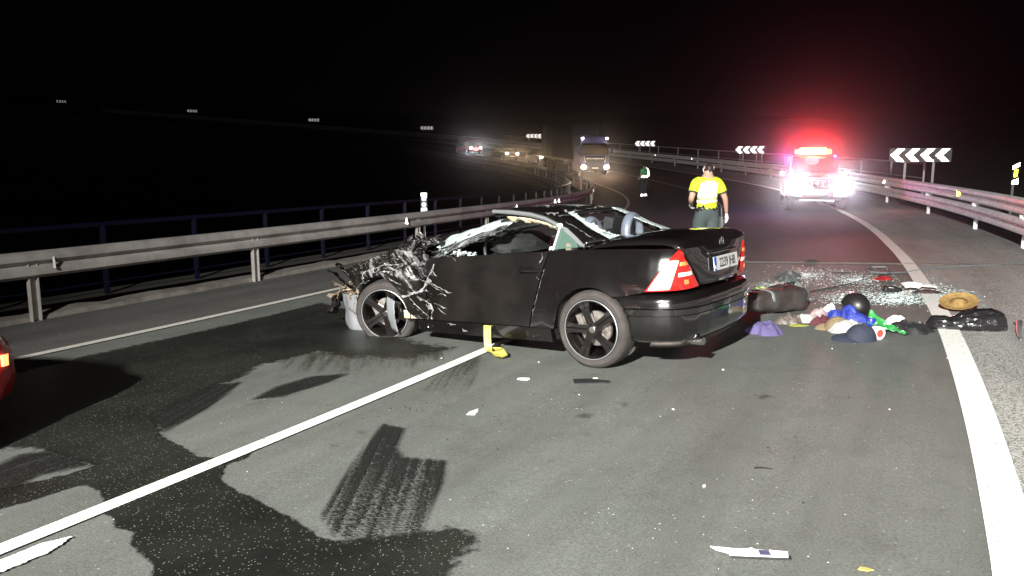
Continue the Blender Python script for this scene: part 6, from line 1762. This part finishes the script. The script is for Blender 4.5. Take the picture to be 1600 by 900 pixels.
# flip flop shape, boot sole, plate
def shoe(name, label, px, rot, col):
    c = thing(name, label, 'shoe', on_road(px), (0, 0, rot))
    out = [(.14 * math.cos(a) , .045 * math.sin(a) * (1 + .25 * math.cos(a))) for a in [2 * math.pi * i / 28 for i in range(28)]]
    MB().prism(out, .002, .024).build('sole', M['black_plastic'], c, sharp=40)
    MB().grid(lambda u, v: Vector((.135 - .21 * u - .02 * u * abs(2 * v - 1), (.046 - .006 * u) * math.cos(math.pi * v), .024 + (.035 + .035 * u) * math.sin(math.pi * v))), 14, 14).build('upper', mat('shoe_upper', col, .5), c, fix=False, solid=.004)
    MB().grid(lambda u, v: Vector((.04 - .08 * u, .03 * (2 * v - 1), .067 + .012 * u - .012 * (2 * v - 1) ** 2)), 6, 6).build('strap', M['paper'], c, fix=False, solid=.003)
shoe('shoe', 'black shoe with a white stripe on the broken glass', (1391, 457), R_(5), (.014, .013, .013))
sheet('plastic_tray', 'white plastic cover with a dark underside on the edge line', 'debris', (1438, 455), [(-.22, -.05), (-.16, .20), (.08, .20), (.20, .02), (.17, -.08), (.02, .0), (-.08, -.10)], M['paper'], R_(0), .12, .006, .05)
lump('dark_insert', 'dark red brown plastic wedge under the white cover', 'debris', (1448, 459), .36, .16, .10, R_(-8), C('dark_brown_plastic', (.05, .03, .028), .6), 33, .15, outline=.35)
lump('cloth', 'small red cloth by the cable behind the broken glass', 'cloth', (1381, 437), .26, .20, .06, R_(0), C('red_cloth', (.36, .015, .015), .6), 35, .5, outline=.5)
lump('plastic_shard', 'grey broken plastic piece behind the suitcase', 'debris', (1232, 433), .34, .26, .10, R_(12), C('grey_shard', (.09, .09, .095), .5), 36, .6, outline=.6, sharp=18)
lump('weeds', 'green weeds and paper scraps behind the suitcase', 'plant', (1186, 462), .34, .2, .10, R_(0), C('weed_green', (.06, .18, .03), var=(.6, .62, .2), var_scale=12), 37, .8, outline=.8, sharp=14)
lump('clod', 'dark clod of dirt on the metal road joint', 'debris', (1268, 410), .26, .14, .06, R_(0), C('dark_clod', (.03, .024, .02)), 38, .7, outline=.6)
# the strap hanging from the sill
def strap():
    Mc = Matrix.LocRotScale(car.location, car.rotation_euler, None)
    P = [(1.06, .800, .27), (1.06, .866, .285), (1.06, .872, .20), (1.055, .878, .12), (1.03, .90, .075), (.98, .95, .066), (.90, 1.0, .062), (.82, 1.01, .070), (.79, .96, .085), (.86, .92, .09), (.95, .92, .085)]
    f = polyl(P); mb = MB()
    def fn(u, v):
        p = Vector(f(u)); k = min(1, max(0, (u - .42) / .14))
        w = Vector((.042, .0, 0)) * (1 - k) + Vector((.006, .02, .030)) * k
        q = Mc @ (p + w * (2 * v - 1)); q.z = max(q.z, ZG(q.x, q.y) + .016); return q
    o = mb.grid(fn, 60, 4).build('tow_strap', mat('yellow_webbing', (.36, .31, .06), .6, var=(.50, .48, .30), var_scale=3.5, var_at=(.5, .7), bump=.3, bump_scale=120), None, fix=False, solid=.004)
    return tag(o, 'yellow webbing strap hanging from the sill onto the road', 'strap')
strap()
# loose pieces on the lane
o = sheet('mud_flap', 'flat black plastic cover with a small white sticker near the rear wheel', 'debris', (924, 597), [(-.135, -.055), (-.135, .055), (.0, .06), (.06, .025), (.135, .0), (.14, -.04), (.10, -.055)], M['black_plastic'], R_(2), .02, .012, .008)
st_ = MB().lathe([(0, .002), (.014, .002), (.016, 0)], 14); so = st_.build('sticker', M['paper'], o); so.location = (.03, -.005, .032); so.scale = (1.4, 1, 1)
sheet('debris_chip', 'small rounded white chip left of the black cover', 'debris', (818, 594), [(-.05, -.01), (-.04, .02), (.0, .03), (.045, .025), (.05, .0), (.03, -.02), (-.02, -.02)], M['paper'], 0, .02, .008, .012)
sheet('debris_chip', 'slanted white sliver standing out on the open lane', 'debris', (740, 645), [(-.045, -.055), (-.03, .0), (.028, .07), (.03, .02), (.012, -.055)], M['paper'], 0, .01, .004, .006)
ps = on_road((1170, 868))
pk = thing('plastic_strip', 'white pointed plastic strip with a dark label in the foreground', 'debris', ps, (0, 0, R_(-5)))
mb = MB()
pp = [(-.155, .040), (-.135, .012), (-.085, -.015), (-.085, -.030), (.155, -.028), (.165, .018), (.10, .022), (.095, .028), (.085, .022), (.03, .026), (.018, .042), (.0, .030), (-.06, .026)]
mb.prism(pp, .012, .017); mb.build('strip', M['paper'], pk, smooth=False)
mb = MB(); mb.box((.063, -.004, .0185), (.045, .042, .002)); mb.build('label', mat('dark_label', (.06, .06, .11), .5), pk, smooth=False)
mb = MB(); mb.prism([(-.08, -.034), (.168, -.034), (.17, -.006), (.15, -.010), (-.07, -.028)], .002, .011); mb.build('backing', M['black_plastic'], pk, smooth=False)
sheet('leaf', 'small yellow scrap at the bottom edge of the lane', 'debris', (1350, 893), [(-.03, -.01), (-.01, .015), (.02, .012), (.035, -.008), (.0, -.02)], C('yellow_scrap', (.6, .5, .12)), 0, .01, .004, .02)
sheet('rubber_strip', 'thin curled black strip on the right lane', 'debris', (1192, 734), [(-.05, .005), (-.02, .016), (.02, .012), (.05, -.004), (.02, .002), (-.02, .006)], M['black_plastic'], 0, .01, .004, .012)
o = MB().tube([on_road((1584, 508)) + Vector((0, 0, .03)), on_road((1592, 510)) + Vector((0, 0, .05)), on_road((1591, 522)) + Vector((0, 0, .03)), on_road((1595, 533)) + Vector((0, 0, .01))], [.014, .03, .022, .012], 8, flat=.5).build('twisted_trim', M['liner'])
tag(o, 'twisted bright metal trim right of the bin bag', 'debris')
# small broken plastic fragments, all alike
random.seed(41)
for k, (x_, y_) in enumerate([(560, 640), (842, 566), (905, 617), (1010, 612), (1052, 640), (1130, 578), (1255, 786), (1300, 545), (1480, 560), (1180, 618), (1390, 640), (690, 560), (470, 560), (1100, 760)]):
    p_ = on_road((x_, y_)); s_ = random.uniform(.007, .016)
    bm_ = [Vector((random.uniform(.6, 1.2) * s_ * math.cos(a), random.uniform(.6, 1.2) * s_ * math.sin(a) * .7, 0)) for a in [i * 1.2566 for i in range(5)]]
    mb = MB(); mb.add([v + Vector((0, 0, .001)) for v in bm_] + [v * .85 + Vector((0, 0, s_ * random.uniform(.25, .6))) for v in bm_], [(4, 3, 2, 1, 0), (5, 6, 7, 8, 9)] + [(i, (i + 1) % 5, 5 + (i + 1) % 5, 5 + i) for i in range(5)])
    o = mb.build('plastic_fragment', M['paper'] if k % 3 else M['black_plastic'], smooth=False, loc=p_, rot=(0, 0, random.uniform(0, 6)))
    tag(o, 'tiny broken plastic fragment lying loose on the open lane', 'debris', 'plastic fragments scattered on the lanes')
# cable loop and long wire
cl = [on_road(p_) + Vector((0, 0, .01)) for p_ in ((1600, 410), (1560, 414), (1500, 417), (1450, 420), (1420, 426), (1388, 428), (1360, 426), (1352, 422), (1362, 418), (1385, 418), (1388, 424), (1384, 428))]
tag(MB().tube(cl, .011, 6).build('cable', M['liner']), 'thin pale cable looped near the joint in the road', 'cable')
cw = [on_road(p_) + Vector((0, 0, .008)) for p_ in ((1265, 456), (1290, 452), (1320, 446), (1350, 438), (1375, 431), (1392, 428))]
tag(MB().tube(cw, .009, 6).build('wire', M['black_plastic']), 'dark wire running from the suitcase to the cable loop', 'cable')
cw = [on_road(p_) + Vector((0, 0, .008)) for p_ in ((1285, 418), (1300, 424), (1318, 425), (1330, 424))]
tag(MB().tube(cw, .006, 6).build('wire', M['liner']), 'short pale wire behind the broken glass', 'cable')

# broken safety glass
M['shards'] = mat('green_white_glass_crumbs', (.32, .40, .385), .2, 0, .6, var=(.62, .66, .65), var_scale=30)
random.seed(99)
def shards(name, label, centres, n, size, m):
    mb = MB()
    for _ in range(n):
        (cx_, cy_, rx, ry) = random.choice(centres)
        a, r = random.uniform(0, 6.283), min(2.4, abs(random.gauss(0, .55)))
        p = on_road((cx_ + rx * r * math.cos(a), cy_ + ry * r * math.sin(a)))
        s_ = size * random.uniform(.5, 1.6); an = random.uniform(0, 6.283)
        t = [p + Vector((s_ * math.cos(an + k * 2.094), s_ * math.sin(an + k * 2.094), .004 + random.uniform(0, .3) * s_)) for k in range(3)] + [p + Vector((random.uniform(-.3, .3) * s_, random.uniform(-.3, .3) * s_, s_ * random.uniform(.5, 1.1)))]
        mb.add(t, [(0, 1, 3), (1, 2, 3), (2, 0, 3), (0, 2, 1)])
    return tag(mb.build(name, m, smooth=False, fix=False), label, kind='stuff')
shards('broken_glass', 'crumbs of broken safety glass spread behind the car', [(1340, 438, 70, 14), (1400, 462, 75, 14), (1400, 470, 60, 10), (1260, 430, 70, 16), (1440, 455, 60, 14), (1480, 465, 60, 14), (1220, 447, 50, 10), (1330, 465, 60, 12)], 11000, .0095, M['shards'])
shards('debris_crumbs', 'pale crumbs of debris sprinkled over the lanes', [(1200, 800, 320, 110), (900, 640, 300, 70), (1250, 600, 260, 60), (640, 560, 160, 30), (400, 620, 200, 60), (330, 800, 160, 60), (1300, 540, 160, 30), (1050, 830, 300, 60)], 150, .0038, M['paper'])
shards('debris_crumbs', 'dark crumbs of debris sprinkled over the lanes', [(1200, 700, 320, 110), (900, 640, 300, 70), (640, 640, 200, 60), (1300, 620, 200, 60)], 160, .006, M['black_plastic'])
# night air with a little moisture in it
hz = MB().box((CX, CY, 10.5), (2600, 2600, 42.0))
ho = hz.build('haze', bpy.data.materials.new('haze'), smooth=False)
tag(ho, kind='stuff')
hm_ = ho.data.materials[0]; hm_.use_nodes = True; nt = hm_.node_tree; nt.nodes.clear()
out = nt.nodes.new('ShaderNodeOutputMaterial'); pv = nt.nodes.new('ShaderNodeVolumePrincipled')
pv.inputs['Color'].default_value = (.9, .9, .95, 1); pv.inputs['Density'].default_value = .0009; pv.inputs['Anisotropy'].default_value = .978
nt.links.new(pv.outputs[0], out.inputs['Volume'])
